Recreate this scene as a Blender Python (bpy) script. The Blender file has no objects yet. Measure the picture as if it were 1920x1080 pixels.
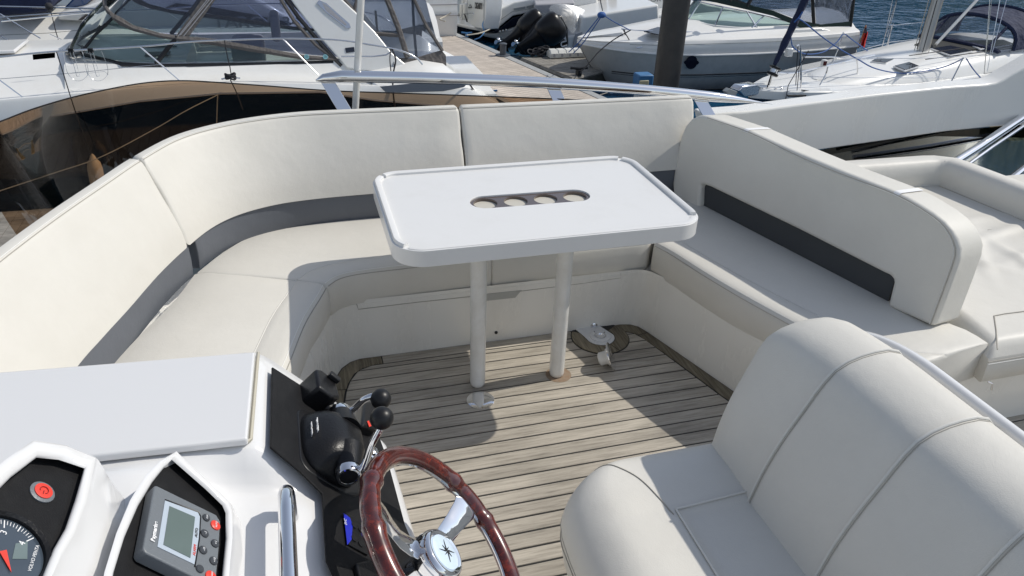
import bpy, bmesh, math, random
import numpy as np
from mathutils import Vector, Matrix
random.seed(7)
C = bpy.context
scene = C.scene
col = scene.collection
pi = math.pi
# ------------------------------------------------------------------ camera
F_PX, PITCH, ROLL, YAW, EYE = 1410.7, math.radians(29.71), math.radians(2.038), math.radians(16.853), 1.8
def cam_rot():
    cp, sp, cr, sr, cy, sy = math.cos(PITCH), math.sin(PITCH), math.cos(ROLL), math.sin(ROLL), math.cos(YAW), math.sin(YAW)
    Y = Matrix(((cy, -sy, 0), (sy, cy, 0), (0, 0, 1)))
    B = Matrix(((1, 0, 0), (0, 0, -1), (0, 1, 0)))
    P = Matrix(((1, 0, 0), (0, cp, -sp), (0, sp, cp)))
    R = Matrix(((cr, -sr, 0), (sr, cr, 0), (0, 0, 1)))
    return R @ P @ B @ Y
RM = cam_rot()
cd = bpy.data.cameras.new('camera'); cam = bpy.data.objects.new('camera', cd); col.objects.link(cam)
cd.sensor_width = 36; cd.lens = 36 * F_PX / 1920; cd.clip_start = .02; cd.clip_end = 3000
r0, r1, r2 = RM[0], RM[1], RM[2]
cam.matrix_world = Matrix(((r0[0], -r1[0], -r2[0], 0), (r0[1], -r1[1], -r2[1], 0), (r0[2], -r1[2], -r2[2], EYE), (0, 0, 0, 1)))
scene.camera = cam
scene.render.resolution_x, scene.render.resolution_y = 1024, 576
# survey helpers: where a sight line measured in the photograph meets a known plane
EY = Vector((0, 0, EYE))
RT = RM.transposed()
def ray(px, py): return RT @ Vector(((px - 960) / F_PX, (py - 540) / F_PX, 1))
def G(px, py, z=0.):
    d = ray(px, py); return EY + d * ((z - EYE) / d.z)
def P(px, py, Y):
    d = ray(px, py); return EY + d * (Y / d.y)
def N(px, py, p, n):
    d = ray(px, py); n = Vector(n); return EY + d * (n.dot(Vector(p) - EY) / n.dot(d))
# ------------------------------------------------------------------ world and sun
SUN = Vector((1.0, .06, 1.0)).normalized()
w = bpy.data.worlds.new('World'); scene.world = w; w.use_nodes = True
nt = w.node_tree; bg = nt.nodes['Background']
sky = nt.nodes.new('ShaderNodeTexSky'); sky.sky_type = 'NISHITA'; sky.sun_disc = False
sky.sun_elevation = math.asin(SUN.z); sky.sun_rotation = math.atan2(SUN.x, SUN.y)
sky.air_density = 1.0; sky.dust_density = .5; sky.ozone_density = 1.0
hs_ = nt.nodes.new('ShaderNodeHueSaturation'); hs_.inputs['Saturation'].default_value = .62   # camera white balance
nt.links.new(sky.outputs[0], hs_.inputs['Color']); nt.links.new(hs_.outputs[0], bg.inputs[0]); bg.inputs[1].default_value = .115
sl = bpy.data.lights.new('sun', 'SUN'); so = bpy.data.objects.new('sun', sl); col.objects.link(so)
sl.energy = 2.7; sl.angle = math.radians(.55); sl.color = (1, .95, .86)
so.rotation_euler = SUN.to_track_quat('Z', 'Y').to_euler(); so.location = (20, 0, 20)
scene.view_settings.view_transform = 'Standard'; scene.view_settings.look = 'None'
scene.view_settings.exposure = .31; scene.view_settings.gamma = 1
scene.view_settings.use_curve_mapping = False
scene.render.engine = 'CYCLES'
scene.cycles.transparent_max_bounces = 24
scene.cycles.max_bounces = 12
# ------------------------------------------------------------------ materials
def nodes(m):
    m.use_nodes = True; t = m.node_tree
    return t, t.nodes['Principled BSDF']
def mat(name, colr, rough=.5, metal=0., bump=None, vary=None, coat=0., spec=.5, sheen=0.):
    """bump=(scale,strength) fine relief; vary=(scale, amount, darker colour) mottling"""
    m = bpy.data.materials.new(name); t, b = nodes(m)
    b.inputs['Base Color'].default_value = (*colr, 1); b.inputs['Roughness'].default_value = rough
    b.inputs['Metallic'].default_value = metal; b.inputs['Coat Weight'].default_value = coat
    b.inputs['Specular IOR Level'].default_value = spec
    tc = t.nodes.new('ShaderNodeTexCoord')
    if bump:
        n = t.nodes.new('ShaderNodeTexNoise'); n.inputs['Scale'].default_value = bump[0]; n.inputs['Detail'].default_value = 3
        k = t.nodes.new('ShaderNodeBump'); k.inputs['Strength'].default_value = bump[1]; k.inputs['Distance'].default_value = bump[2] if len(bump) > 2 else .002
        t.links.new(tc.outputs['Object'], n.inputs['Vector']); t.links.new(n.outputs['Fac'], k.inputs['Height']); t.links.new(k.outputs[0], b.inputs['Normal'])
    if vary:
        n = t.nodes.new('ShaderNodeTexNoise'); n.inputs['Scale'].default_value = vary[0]; n.inputs['Detail'].default_value = 6; n.inputs['Roughness'].default_value = .65
        r = t.nodes.new('ShaderNodeMapRange'); r.inputs[1].default_value = .4; r.inputs[2].default_value = .75
        r.inputs[3].default_value = 0; r.inputs[4].default_value = vary[1]
        x = t.nodes.new('ShaderNodeMix'); x.data_type = 'RGBA'
        x.inputs[6].default_value = (*colr, 1); x.inputs[7].default_value = (*vary[2], 1)
        t.links.new(tc.outputs['Object'], n.inputs['Vector']); t.links.new(n.outputs['Fac'], r.inputs[0]); t.links.new(r.outputs[0], x.inputs[0]); t.links.new(x.outputs[2], b.inputs['Base Color'])
    return m
def vinyl(name, colr, dark):
    m = bpy.data.materials.new(name); t, b = nodes(m); L = t.links.new
    b.inputs['Roughness'].default_value = .5; b.inputs['Specular IOR Level'].default_value = .4
    tc = t.nodes.new('ShaderNodeTexCoord')
    big = t.nodes.new('ShaderNodeTexNoise'); big.inputs['Scale'].default_value = 3.2; big.inputs['Detail'].default_value = 8; big.inputs['Roughness'].default_value = .7
    r = t.nodes.new('ShaderNodeMapRange'); r.inputs[1].default_value = .38; r.inputs[2].default_value = .75; r.inputs[4].default_value = .5
    x = t.nodes.new('ShaderNodeMix'); x.data_type = 'RGBA'; x.inputs[6].default_value = (*colr, 1); x.inputs[7].default_value = (*dark, 1)
    L(tc.outputs['Object'], big.inputs['Vector']); L(big.outputs['Fac'], r.inputs[0]); L(r.outputs[0], x.inputs[0]); L(x.outputs[2], b.inputs['Base Color'])
    v = t.nodes.new('ShaderNodeTexVoronoi'); v.inputs['Scale'].default_value = 420
    w1 = t.nodes.new('ShaderNodeTexNoise'); w1.inputs['Scale'].default_value = 5; w1.inputs['Detail'].default_value = 5
    k1 = t.nodes.new('ShaderNodeBump'); k1.inputs['Strength'].default_value = .35; k1.inputs['Distance'].default_value = .0006
    k2 = t.nodes.new('ShaderNodeBump'); k2.inputs['Strength'].default_value = .45; k2.inputs['Distance'].default_value = .013
    L(tc.outputs['Object'], v.inputs['Vector']); L(v.outputs['Distance'], k1.inputs['Height'])
    L(tc.outputs['Object'], w1.inputs['Vector']); L(w1.outputs['Fac'], k2.inputs['Height']); L(k1.outputs[0], k2.inputs['Normal']); L(k2.outputs[0], b.inputs['Normal'])
    return m
def gelcoat(name, colr, rough=.22, dirt=.35, dcol=(.62, .58, .5)):
    m = bpy.data.materials.new(name); t, b = nodes(m); L = t.links.new
    b.inputs['Coat Weight'].default_value = .25; b.inputs['Coat Roughness'].default_value = .08
    tc = t.nodes.new('ShaderNodeTexCoord')
    mp = t.nodes.new('ShaderNodeMapping'); mp.inputs['Scale'].default_value = (2.3, 2.3, .7)
    n = t.nodes.new('ShaderNodeTexNoise'); n.inputs['Scale'].default_value = 2.2; n.inputs['Detail'].default_value = 9; n.inputs['Roughness'].default_value = .72
    r = t.nodes.new('ShaderNodeMapRange'); r.inputs[1].default_value = .5; r.inputs[2].default_value = .8; r.inputs[4].default_value = dirt
    x = t.nodes.new('ShaderNodeMix'); x.data_type = 'RGBA'; x.inputs[6].default_value = (*colr, 1); x.inputs[7].default_value = (*dcol, 1)
    L(tc.outputs['Object'], mp.inputs[0]); L(mp.outputs[0], n.inputs['Vector']); L(n.outputs['Fac'], r.inputs[0]); L(r.outputs[0], x.inputs[0]); L(x.outputs[2], b.inputs['Base Color'])
    rr = t.nodes.new('ShaderNodeMapRange'); rr.inputs[3].default_value = rough * .7; rr.inputs[4].default_value = rough * 1.5
    L(n.outputs['Fac'], rr.inputs[0]); L(rr.outputs[0], b.inputs['Roughness'])
    return m
def planks_mat(name, c1, c2, c3, axis=0, rough=.75, joints=None):
    """weathered wood: grain along one axis, tone different on every board object"""
    m = bpy.data.materials.new(name); t, b = nodes(m); L = t.links.new
    tc = t.nodes.new('ShaderNodeTexCoord'); oi = t.nodes.new('ShaderNodeObjectInfo')
    cm = t.nodes.new('ShaderNodeCombineXYZ'); add = t.nodes.new('ShaderNodeVectorMath'); add.operation = 'MULTIPLY_ADD'
    mp = t.nodes.new('ShaderNodeMapping'); s = [110, 110, 110]; s[axis] = 7; mp.inputs['Scale'].default_value = s
    rnd = t.nodes.new('ShaderNodeMath'); rnd.operation = 'MULTIPLY'; rnd.inputs[1].default_value = 37
    L(oi.outputs['Random'], rnd.inputs[0]); L(rnd.outputs[0], mp.inputs['Location'])
    n = t.nodes.new('ShaderNodeTexNoise'); n.inputs['Scale'].default_value = 1.; n.inputs['Detail'].default_value = 7; n.inputs['Roughness'].default_value = .7
    mp2 = t.nodes.new('ShaderNodeMapping'); s2 = [9, 9, 9]; s2[axis] = 2.2; mp2.inputs['Scale'].default_value = s2
    n2 = t.nodes.new('ShaderNodeTexNoise'); n2.inputs['Scale'].default_value = 1; n2.inputs['Detail'].default_value = 6
    cr = t.nodes.new('ShaderNodeValToRGB'); cr.color_ramp.elements[0].position = .3; cr.color_ramp.elements[0].color = (*c3, 1)
    cr.color_ramp.elements[1].position = .72; cr.color_ramp.elements[1].color = (*c1, 1)
    e = cr.color_ramp.elements.new(.5); e.color = (*c2, 1)
    L(tc.outputs['Object'], mp.inputs[0]); L(mp.outputs[0], n.inputs['Vector']); L(n.outputs['Fac'], cr.inputs[0])
    L(tc.outputs['Object'], mp2.inputs[0]); L(mp2.outputs[0], n2.inputs['Vector'])
    r = t.nodes.new('ShaderNodeMapRange'); r.inputs[1].default_value = .3; r.inputs[2].default_value = .7; r.inputs[3].default_value = .72; r.inputs[4].default_value = 1.18
    L(n2.outputs['Fac'], r.inputs[0])
    r3 = t.nodes.new('ShaderNodeMapRange'); r3.inputs[3].default_value = .92; r3.inputs[4].default_value = 1.07; L(oi.outputs['Random'], r3.inputs[0])
    mu = t.nodes.new('ShaderNodeMath'); mu.operation = 'MULTIPLY'; L(r.outputs[0], mu.inputs[0]); L(r3.outputs[0], mu.inputs[1])
    vm = t.nodes.new('ShaderNodeVectorMath'); vm.operation = 'SCALE'; L(cr.outputs[0], vm.inputs[0]); L(mu.outputs[0], vm.inputs['Scale']); L(vm.outputs[0], b.inputs['Base Color'])
    b.inputs['Roughness'].default_value = rough; b.inputs['Specular IOR Level'].default_value = .25
    k = t.nodes.new('ShaderNodeBump'); k.inputs['Strength'].default_value = .5; k.inputs['Distance'].default_value = .0012
    L(n.outputs['Fac'], k.inputs['Height']); L(k.outputs[0], b.inputs['Normal'])
    return m
def clear(name, tint, trans=.85, rough=.03, ior=1.45, haze=0., hcol=(.7, .75, .8), bump=0.):
    """thin see-through sheet: tinted transparency, fresnel gloss and a little milky scatter"""
    m = bpy.data.materials.new(name); m.use_nodes = True; t = m.node_tree; t.nodes.clear(); L = t.links.new
    o = t.nodes.new('ShaderNodeOutputMaterial'); tr = t.nodes.new('ShaderNodeBsdfTransparent'); tr.inputs[0].default_value = (*tint, 1)
    gl = t.nodes.new('ShaderNodeBsdfGlossy'); gl.inputs['Roughness'].default_value = rough
    fr = t.nodes.new('ShaderNodeFresnel'); fr.inputs[0].default_value = ior
    mx = t.nodes.new('ShaderNodeMixShader'); L(fr.outputs[0], mx.inputs[0])
    a = tr
    if haze:
        df = t.nodes.new('ShaderNodeBsdfDiffuse'); df.inputs[0].default_value = (*hcol, 1)
        m2 = t.nodes.new('ShaderNodeMixShader'); m2.inputs[0].default_value = haze; L(tr.outputs[0], m2.inputs[1]); L(df.outputs[0], m2.inputs[2]); a = m2
    if bump:
        n = t.nodes.new('ShaderNodeTexNoise'); n.inputs['Scale'].default_value = 3.5; n.inputs['Detail'].default_value = 4; n.inputs['Distortion'].default_value = 1.5
        k = t.nodes.new('ShaderNodeBump'); k.inputs['Strength'].default_value = bump; k.inputs['Distance'].default_value = .05
        tc = t.nodes.new('ShaderNodeTexCoord'); L(tc.outputs['Object'], n.inputs['Vector']); L(n.outputs['Fac'], k.inputs['Height']); L(k.outputs[0], gl.inputs['Normal'])
    L(a.outputs[0], mx.inputs[1]); L(gl.outputs[0], mx.inputs[2]); L(mx.outputs[0], o.inputs[0])
    return m
M = dict(
    vinyl=vinyl('cream_vinyl', (.64, .62, .57), (.56, .54, .49)),
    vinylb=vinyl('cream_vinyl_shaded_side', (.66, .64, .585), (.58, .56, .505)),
    grey=vinyl('grey_vinyl', (.115, .125, .145), (.09, .1, .115)),
    dgrey=vinyl('charcoal_vinyl', (.045, .05, .055), (.035, .04, .045)),
    welt=mat('cream_piping', (.66, .645, .6), .5),
    seam=mat('seam_thread', (.36, .34, .30), .8),
    stitch=mat('pale_thread', (.8, .8, .78), .7),
    gel=gelcoat('white_gelcoat', (.80, .785, .74), .24, .35),
    gelw=gelcoat('bright_gelcoat', (.70, .70, .70), .16, .12, (.7, .69, .66)),
    table=gelcoat('table_white', (.72, .715, .70), .32, .5, (.64, .635, .61)),
    leg=mat('white_lacquer', (.72, .72, .70), .25, 0, None, (14, .5, (.55, .52, .46)), .4),
    teak=planks_mat('weathered_teak', (.52, .475, .40), (.42, .38, .32), (.26, .235, .195)),
    teakd=planks_mat('teak_margin', (.30, .26, .19), (.20, .17, .12), (.08, .07, .05), 1),
    caulk=mat('black_caulk', (.012, .012, .012), .6),
    black=mat('black_panel', (.008, .008, .009), .55, 0, (600, .3), (40, .25, (.03, .03, .03)), 0, .2),
    blackg=mat('black_plastic', (.010, .010, .011), .3, 0, (300, .3), None, 0, .3),
    blackm=mat('matt_black', (.010, .010, .011), .38, 0, None, None, 0, .35),
    rubber=mat('black_rubber', (.02, .02, .02), .75),
    chrome=mat('polished_steel', (.82, .82, .83), .06, 1),
    steel=mat('stainless_steel', (.72, .72, .73), .16, 1),
    dplas=mat('grey_plastic', (.15, .165, .18), .4, 0, (400, .3)),
    red=mat('red_button', (.72, .05, .03), .4),
    lcd=mat('display_glass', (.13, .17, .165), .08, 0, None, None, .6),
    lcdf=mat('display_frame', (.42, .48, .55), .3),
    white=mat('white_print', (.8, .8, .8), .6),
    black_p=mat('black_print', (.02, .02, .02), .6),
    blue=mat('blue_print', (.01, .02, .42), .4),
    brown=mat('brown_acrylic', (.085, .06, .05), .18, 0, None, None, .5),
    smoked=clear('dark_smoked_acrylic', (.13, .10, .075), rough=.02, ior=1.35),
    smoke=clear('smoked_acrylic', (.43, .31, .215), rough=.02, ior=1.3),
    rust=mat('rust_stain', (.25, .17, .11), .8, 0, None, (60, .9, (.27, .23, .18))),
    rope=mat('white_rope', (.5, .46, .38), .85, 0, (400, .8)),
    roped=mat('dark_rope', (.02, .02, .025), .8, 0, (400, .8)),
    ropeb=mat('blue_rope', (.02, .09, .30), .7, 0, (300, .8)),
)
# mahogany for the wheel rim
def mahogany():
    m = bpy.data.materials.new('varnished_mahogany'); t, b = nodes(m); L = t.links.new
    tc = t.nodes.new('ShaderNodeTexCoord')
    wv = t.nodes.new('ShaderNodeTexNoise'); wv.inputs['Scale'].default_value = 55; wv.inputs['Detail'].default_value = 5; wv.inputs['Distortion'].default_value = .5; wv.inputs['Roughness'].default_value = .7
    cr = t.nodes.new('ShaderNodeValToRGB'); cr.color_ramp.elements[0].position = .33; cr.color_ramp.elements[0].color = (.04, .004, .002, 1)
    cr.color_ramp.elements[1].position = .72; cr.color_ramp.elements[1].color = (.26, .030, .008, 1)
    e = cr.color_ramp.elements.new(.52); e.color = (.075, .007, .003, 1)
    L(tc.outputs['Object'], wv.inputs['Vector']); L(wv.outputs['Fac'], cr.inputs[0]); L(cr.outputs[0], b.inputs['Base Color'])
    b.inputs['Roughness'].default_value = .25; b.inputs['Coat Weight'].default_value = 1; b.inputs['Coat Roughness'].default_value = .03
    return m
M['mahog'] = mahogany()
# ------------------------------------------------------------------ mesh helpers
class MB:
    def __init__(s): s.v = []; s.f = []
    def add(s, vs, fs):
        o = len(s.v); s.v += [tuple(v) for v in vs]; s.f += [tuple(i + o for i in f) for f in fs]; return s
    def loft(s, rings, closed=True, caps=True):
        n = len(rings[0]); o = len(s.v)
        for r in rings: s.v += [tuple(p) for p in r]
        m = n if closed else n - 1
        for i in range(len(rings) - 1):
            for j in range(m):
                a = o + i * n + j; b = o + i * n + (j + 1) % n
                s.f.append((a, b, b + n, a + n))
        if caps and closed:
            s.f.append(tuple(o + j for j in range(n))[::-1]); s.f.append(tuple(o + (len(rings) - 1) * n + j for j in range(n)))
        return s
    def tube(s, pts, r, k=8, cyc=False, caps=True):
        pts = [Vector(p) for p in pts]; n = len(pts)
        rr = r if isinstance(r, (list, tuple)) else [r] * n
        rings = []; up = None
        for i in range(n):
            if cyc: t = pts[(i + 1) % n] - pts[i - 1]
            else: t = pts[min(i + 1, n - 1)] - pts[max(i - 1, 0)]
            if t.length < 1e-9: t = Vector((0, 0, 1))
            t.normalize()
            if up is None: up = Vector((0, 0, 1)) if abs(t.z) < .9 else Vector((1, 0, 0))
            x = up - t * up.dot(t)
            if x.length < 1e-6: x = t.orthogonal()
            x.normalize(); up = x; y = t.cross(x)
            rings.append([pts[i] + (x * math.cos(2 * pi * j / k) + y * math.sin(2 * pi * j / k)) * rr[i] for j in range(k)])
        if cyc: rings.append(rings[0]); caps = False
        return s.loft(rings, True, caps)
    def prism(s, poly, d):
        """flat polygon (list of 3D points) swept by vector d"""
        d = Vector(d); n = len(poly); o = len(s.v)
        s.v += [tuple(Vector(p)) for p in poly] + [tuple(Vector(p) + d) for p in poly]
        s.f.append(tuple(range(o, o + n))[::-1]); s.f.append(tuple(range(o + n, o + 2 * n)))
        for i in range(n):
            j = (i + 1) % n; s.f.append((o + i, o + j, o + n + j, o + n + i))
        return s
    def box(s, c, sz, R=None):
        c = Vector(c); h = Vector(sz) / 2; vs = []
        for x in (-1, 1):
            for y in (-1, 1):
                for z in (-1, 1):
                    p = Vector((x * h.x, y * h.y, z * h.z)); vs.append(c + (R @ p if R else p))
        return s.add(vs, [(0, 1, 3, 2), (4, 6, 7, 5), (0, 4, 5, 1), (2, 3, 7, 6), (0, 2, 6, 4), (1, 5, 7, 3)])
    def lathe(s, prof, c, axis=(0, 0, 1), k=20, xdir=None):
        """prof list of (radius, height along axis)"""
        a = Vector(axis).normalized(); x = Vector(xdir).normalized() if xdir else a.orthogonal().normalized(); y = a.cross(x); c = Vector(c)
        rings = [[c + a * h + (x * math.cos(2 * pi * j / k) + y * math.sin(2 * pi * j / k)) * r for j in range(k)] for r, h in prof]
        return s.loft(rings, True, True)
    def ball(s, c, r, k=16, sc=(1, 1, 1)):
        c = Vector(c); rings = []
        for i in range(1, k // 2 + 1):
            a = pi * i / (k // 2 + 1)
            rings.append([c + Vector((math.sin(a) * math.cos(2 * pi * j / k) * r * sc[0], math.sin(a) * math.sin(2 * pi * j / k) * r * sc[1], math.cos(a) * r * sc[2])) for j in range(k)])
        return s.loft(rings, True, True)
    def mesh(s, name, angle=40):
        me = bpy.data.meshes.new(name); me.from_pydata(s.v, [], s.f); me.validate(); me.update()
        b = bmesh.new(); b.from_mesh(me); bmesh.ops.recalc_face_normals(b, faces=b.faces); b.to_mesh(me); b.free()
        me.shade_smooth(); me.set_sharp_from_angle(angle=math.radians(angle))
        return me
def props(o, label=None, cat=None, group=None, kind=None):
    if label: o['label'] = label
    if cat: o['category'] = cat
    if group: o['group'] = group
    if kind: o['kind'] = kind
    return o
def obj(name, mb, m, parent=None, bevel=0, seg=3, angle=40, sub=0, **k):
    me = mb.mesh(name, angle) if isinstance(mb, MB) else mb
    me.materials.clear()
    me.materials.append(M[m] if isinstance(m, str) else m)
    o = bpy.data.objects.new(name, me); col.objects.link(o)
    if parent: o.parent = parent; o.matrix_parent_inverse = parent.matrix_basis.inverted() if parent.type == 'EMPTY' and parent.parent is None else Matrix()
    if sub:
        q = o.modifiers.new('subdivision', 'SUBSURF'); q.levels = q.render_levels = sub
    if bevel:
        q = o.modifiers.new('bevel', 'BEVEL'); q.width = bevel; q.segments = seg; q.limit_method = 'ANGLE'; q.angle_limit = math.radians(35); q.harden_normals = False
    props(o, **k); return o
def empty(name, loc, label, cat, group=None):
    o = bpy.data.objects.new(name, None); col.objects.link(o); o.location = loc; o.empty_display_size = .1
    return props(o, label, cat, group)
def crom(pts, n, cyc=False):
    """smooth curve through points, n samples by arc length"""
    p = [Vector(q) for q in pts]
    if len(p[0]) == 2: p = [Vector((q[0], q[1], 0)) for q in p]
    out = []
    m = len(p)
    for i in range(m if cyc else m - 1):
        if cyc: a, b, c, d = p[i - 1], p[i], p[(i + 1) % m], p[(i + 2) % m]
        else: a, b, c, d = p[max(i - 1, 0)], p[i], p[i + 1], p[min(i + 2, m - 1)]
        if not cyc and i == 0: a = b * 2 - c
        if not cyc and i == m - 2: d = c * 2 - b
        for k in range(16):
            t = k / 16
            # centripetal-ish: plain catmull with reduced tension
            out.append(.5 * ((2 * b) + (c - a) * t + (2 * a - 5 * b + 4 * c - d) * t * t + (3 * b - a - 3 * c + d) * t ** 3))
    out.append(p[0] if cyc else p[-1])
    L = [0]
    for i in range(1, len(out)): L.append(L[-1] + (out[i] - out[i - 1]).length)
    res = []; j = 0
    for k in range(n):
        s = L[-1] * k / ((n - 1) if not cyc else n)
        while j < len(L) - 2 and L[j + 1] < s: j += 1
        q = (s - L[j]) / max(L[j + 1] - L[j], 1e-9)
        res.append(out[j].lerp(out[j + 1], min(q, 1)))
    return res
def lin(pts, n):
    p = [Vector((q[0], q[1], q[2] if len(q) > 2 else 0)) for q in pts]; L = [0]
    for i in range(1, len(p)): L.append(L[-1] + (p[i] - p[i - 1]).length)
    res = []; j = 0
    for k in range(n):
        s = L[-1] * k / (n - 1)
        while j < len(L) - 2 and L[j + 1] < s: j += 1
        res.append(p[j].lerp(p[j + 1], min((s - L[j]) / max(L[j + 1] - L[j], 1e-9), 1)))
    return res
def text(name, s, size, m, origin, xdir, ydir, parent=None, extrude=.0004, squeeze=1., bold=0., center=False, spacing=1.):
    cu = bpy.data.curves.new(name, 'FONT'); cu.body = s; cu.size = size; cu.extrude = extrude; cu.offset = bold; cu.space_character = spacing
    if center: cu.align_x = 'CENTER'; cu.align_y = 'CENTER'
    t = bpy.data.objects.new('tmp', cu); col.objects.link(t); C.view_layer.update()
    me = bpy.data.meshes.new_from_object(t.evaluated_get(C.evaluated_depsgraph_get())); bpy.data.objects.remove(t)
    x = Vector(xdir).normalized(); y = Vector(ydir); y = (y - x * y.dot(x)).normalized(); z = x.cross(y)
    mt = Matrix(((x.x * squeeze, y.x, z.x, origin[0]), (x.y * squeeze, y.y, z.y, origin[1]), (x.z * squeeze, y.z, z.z, origin[2]), (0, 0, 0, 1)))
    me.transform(mt); me.name = name
    return obj(name, me, m, parent)
def rrect(cx, cy, w, h, r, k=6):
    out = []
    for sx, sy, a0 in ((1, 1, 0), (-1, 1, pi / 2), (-1, -1, pi), (1, -1, 1.5 * pi)):
        for i in range(k + 1):
            a = a0 + (pi / 2) * i / k
            out.append((cx + sx * (w / 2 - r) + r * math.cos(a), cy + sy * (h / 2 - r) + r * math.sin(a)))
    return out
def copy_tree(o, parent=None):
    c = o.copy(); col.objects.link(c)
    if parent: c.parent = parent
    for ch in list(o.children): copy_tree(ch, c)
    return c
# ================================================================== OWN BOAT: FLYBRIDGE
FLOOR = [(-.24, .9), (-.17, 1.5), (-.09, 1.85), (-.03, 2.18), (.004, 2.38), (.03, 2.47), (.067, 2.547), (.105, 2.583), (.144, 2.597),
         (.6, 2.597), (1.30, 2.597), (1.345, 2.588), (1.375, 2.56), (1.397, 2.506), (1.47, 2.28), (1.539, 2.063), (1.64, 1.74), (1.675, 1.66), (1.73, 1.638), (2.3, 1.638), (3.6, 1.638)]
SEATB = [(-.31, .9), (-.23, 1.5), (-.14, 1.85), (-.065, 2.18), (-.005, 2.38), (.025, 2.47), (.055, 2.52), (.09, 2.552), (.148, 2.568),
         (.6, 2.568), (1.32, 2.566), (1.355, 2.558), (1.382, 2.535), (1.423, 2.462), (1.467, 2.27), (1.525, 2.06), (1.64, 1.70), (1.69, 1.635), (1.75, 1.615), (2.3, 1.612), (3.6, 1.612)]
deck = obj('flybridge_deck', MB().add([(-1.6, -1.2, -.0025), (3.7, -1.2, -.0025), (3.7, 1.66, -.0025), (1.45, 2.62, -.0025), (-.2, 2.62, -.0025), (-1.6, 1.5, -.0025)], [(0, 1, 2, 3, 4, 5)]), 'caulk', kind='structure')
obj('deck_core', MB().box((1, .7, -.06), (5.4, 3.9, .1)), 'gel', deck)
def inter(poly, y):
    """x where an outline crosses y (list runs monotonic in y)"""
    for a, b in zip(poly, poly[1:]):
        if (a[1] - y) * (b[1] - y) <= 0 and a[1] != b[1]: return a[0] + (b[0] - a[0]) * (y - a[1]) / (b[1] - a[1])
    return poly[-1][0] if y > poly[-1][1] else poly[0][0]
LIN = [(-.17, .9), (-.10, 1.5), (-.025, 1.85), (.035, 2.18), (.068, 2.38), (.085, 2.44), (.115, 2.50), (.15, 2.53), (.2, 2.5375)]
RIN = [(1.60, 1.66), (1.484, 2.02), (1.353, 2.485), (1.33, 2.515), (1.29, 2.5375)]
GAP = .0030
def board(poly, m, z=0., th=.006):
    mb = MB().prism([(p[0], p[1], z - th) for p in poly], (0, 0, th)); obj('plank', mb, m, deck, bevel=.0012, seg=1)
y = 1.852 - .06 * 50
while y < 2.53:
    a, b = y + GAP, min(y + .06 - GAP, 2.535)
    if b > a + .01:
        if y > 1.63:
            board([(inter(LIN, a) + .004, a), (inter(RIN, a) - .004, a), (inter(RIN, b) - .004, b), (inter(LIN, b) + .004, b)], 'teak')
        else:
            xr = 3.6; xl = -1.3 if y < .8 else max(inter(LIN, a), -.2)
            board([(xl, a), (xr, a), (xr, b), (xl, b)], 'teak')
    y += .06
board([(.235, 2.5415), (1.06, 2.5415), (1.06, 2.594), (.235, 2.594)], 'teak')
def band(outer, inner, m):
    board(list(outer) + list(reversed(inner)), m)
band([(-.165, 1.5), (-.086, 1.85), (-.027, 2.18), (.006, 2.38), (.012, 2.405)], [(-.104, 1.5), (-.029, 1.85), (.031, 2.18), (.0645, 2.38), (.07, 2.40)], 'teakd')
band([(.0145, 2.41), (.033, 2.467), (.07, 2.543), (.107, 2.579), (.144, 2.594), (.231, 2.594)], [(.073, 2.405), (.082, 2.437), (.112, 2.498), (.148, 2.528), (.198, 2.5415), (.231, 2.5415)], 'teakd')
band([(1.636, 1.74), (1.536, 2.062), (1.467, 2.28), (1.394, 2.504)], [(1.578, 1.74), (1.488, 2.02), (1.42, 2.262), (1.345, 2.497)], 'teakd')
band([(1.392, 2.508), (1.372, 2.557), (1.343, 2.585), (1.30, 2.594), (1.22, 2.594)], [(1.342, 2.501), (1.328, 2.52), (1.30, 2.538), (1.27, 2.5415), (1.22, 2.5415)], 'teakd')
# drain pocket with its curved teak surround
DC = G(1125, 633)
def ring2(c, r, z, a0, a1, k=18): return [(c.x + r * math.cos(a0 + (a1 - a0) * i / k), c.y + r * math.sin(a0 + (a1 - a0) * i / k), z) for i in range(k + 1)]
obj('caulk_ring', MB().prism(ring2(DC, .128, 0, 0, 2 * pi, 40)[:-1], (0, 0, .0012)), 'caulk', deck)
for a0, a1 in ((-3.72, -1.25), (-1.22, .62)):
    mb = MB(); o = ring2(DC, .124, .0012, a0, a1); i_ = ring2(DC, .066, .0012, a0, a1)
    mb.prism(o + i_[::-1], (0, 0, .0035)); obj('plank', mb, 'teakd', deck, bevel=.001, seg=1)
obj('drain_pocket', MB().prism([(p[0], p[1], .0012) for p in ring2(DC, .063, 0, -pi, 0)] + [(DC.x + .03, 2.60, .0012), (DC.x - .085, 2.60, .0012)], (0, 0, .005)), 'gelw', deck, bevel=.002)
d = empty('deck_drain', DC, 'round white and chrome deck filler set in the teak in front of the seat base', 'drain')
obj('flange', MB().lathe([(.001, .006), (.045, .006), (.045, .011), (.041, .0125), (.026, .0125), (.024, .008), (.001, .008)], DC, k=28), 'gelw', d)
obj('chrome_plug', MB().lathe([(.001, .008), (.022, .008), (.022, .013), (.015, .014), (.012, .009), (.001, .009)], DC, k=24), 'chrome', d)
text('lettering', 'E', .013, 'black_p', DC + Vector((-.018, .028, .0128)), (1, 0, 0), (0, 1, 0), d)
text('lettering', 'F', .013, 'black_p', DC + Vector((.024, .012, .0128)), (1, 0, 0), (0, 1, 0), d)
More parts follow.
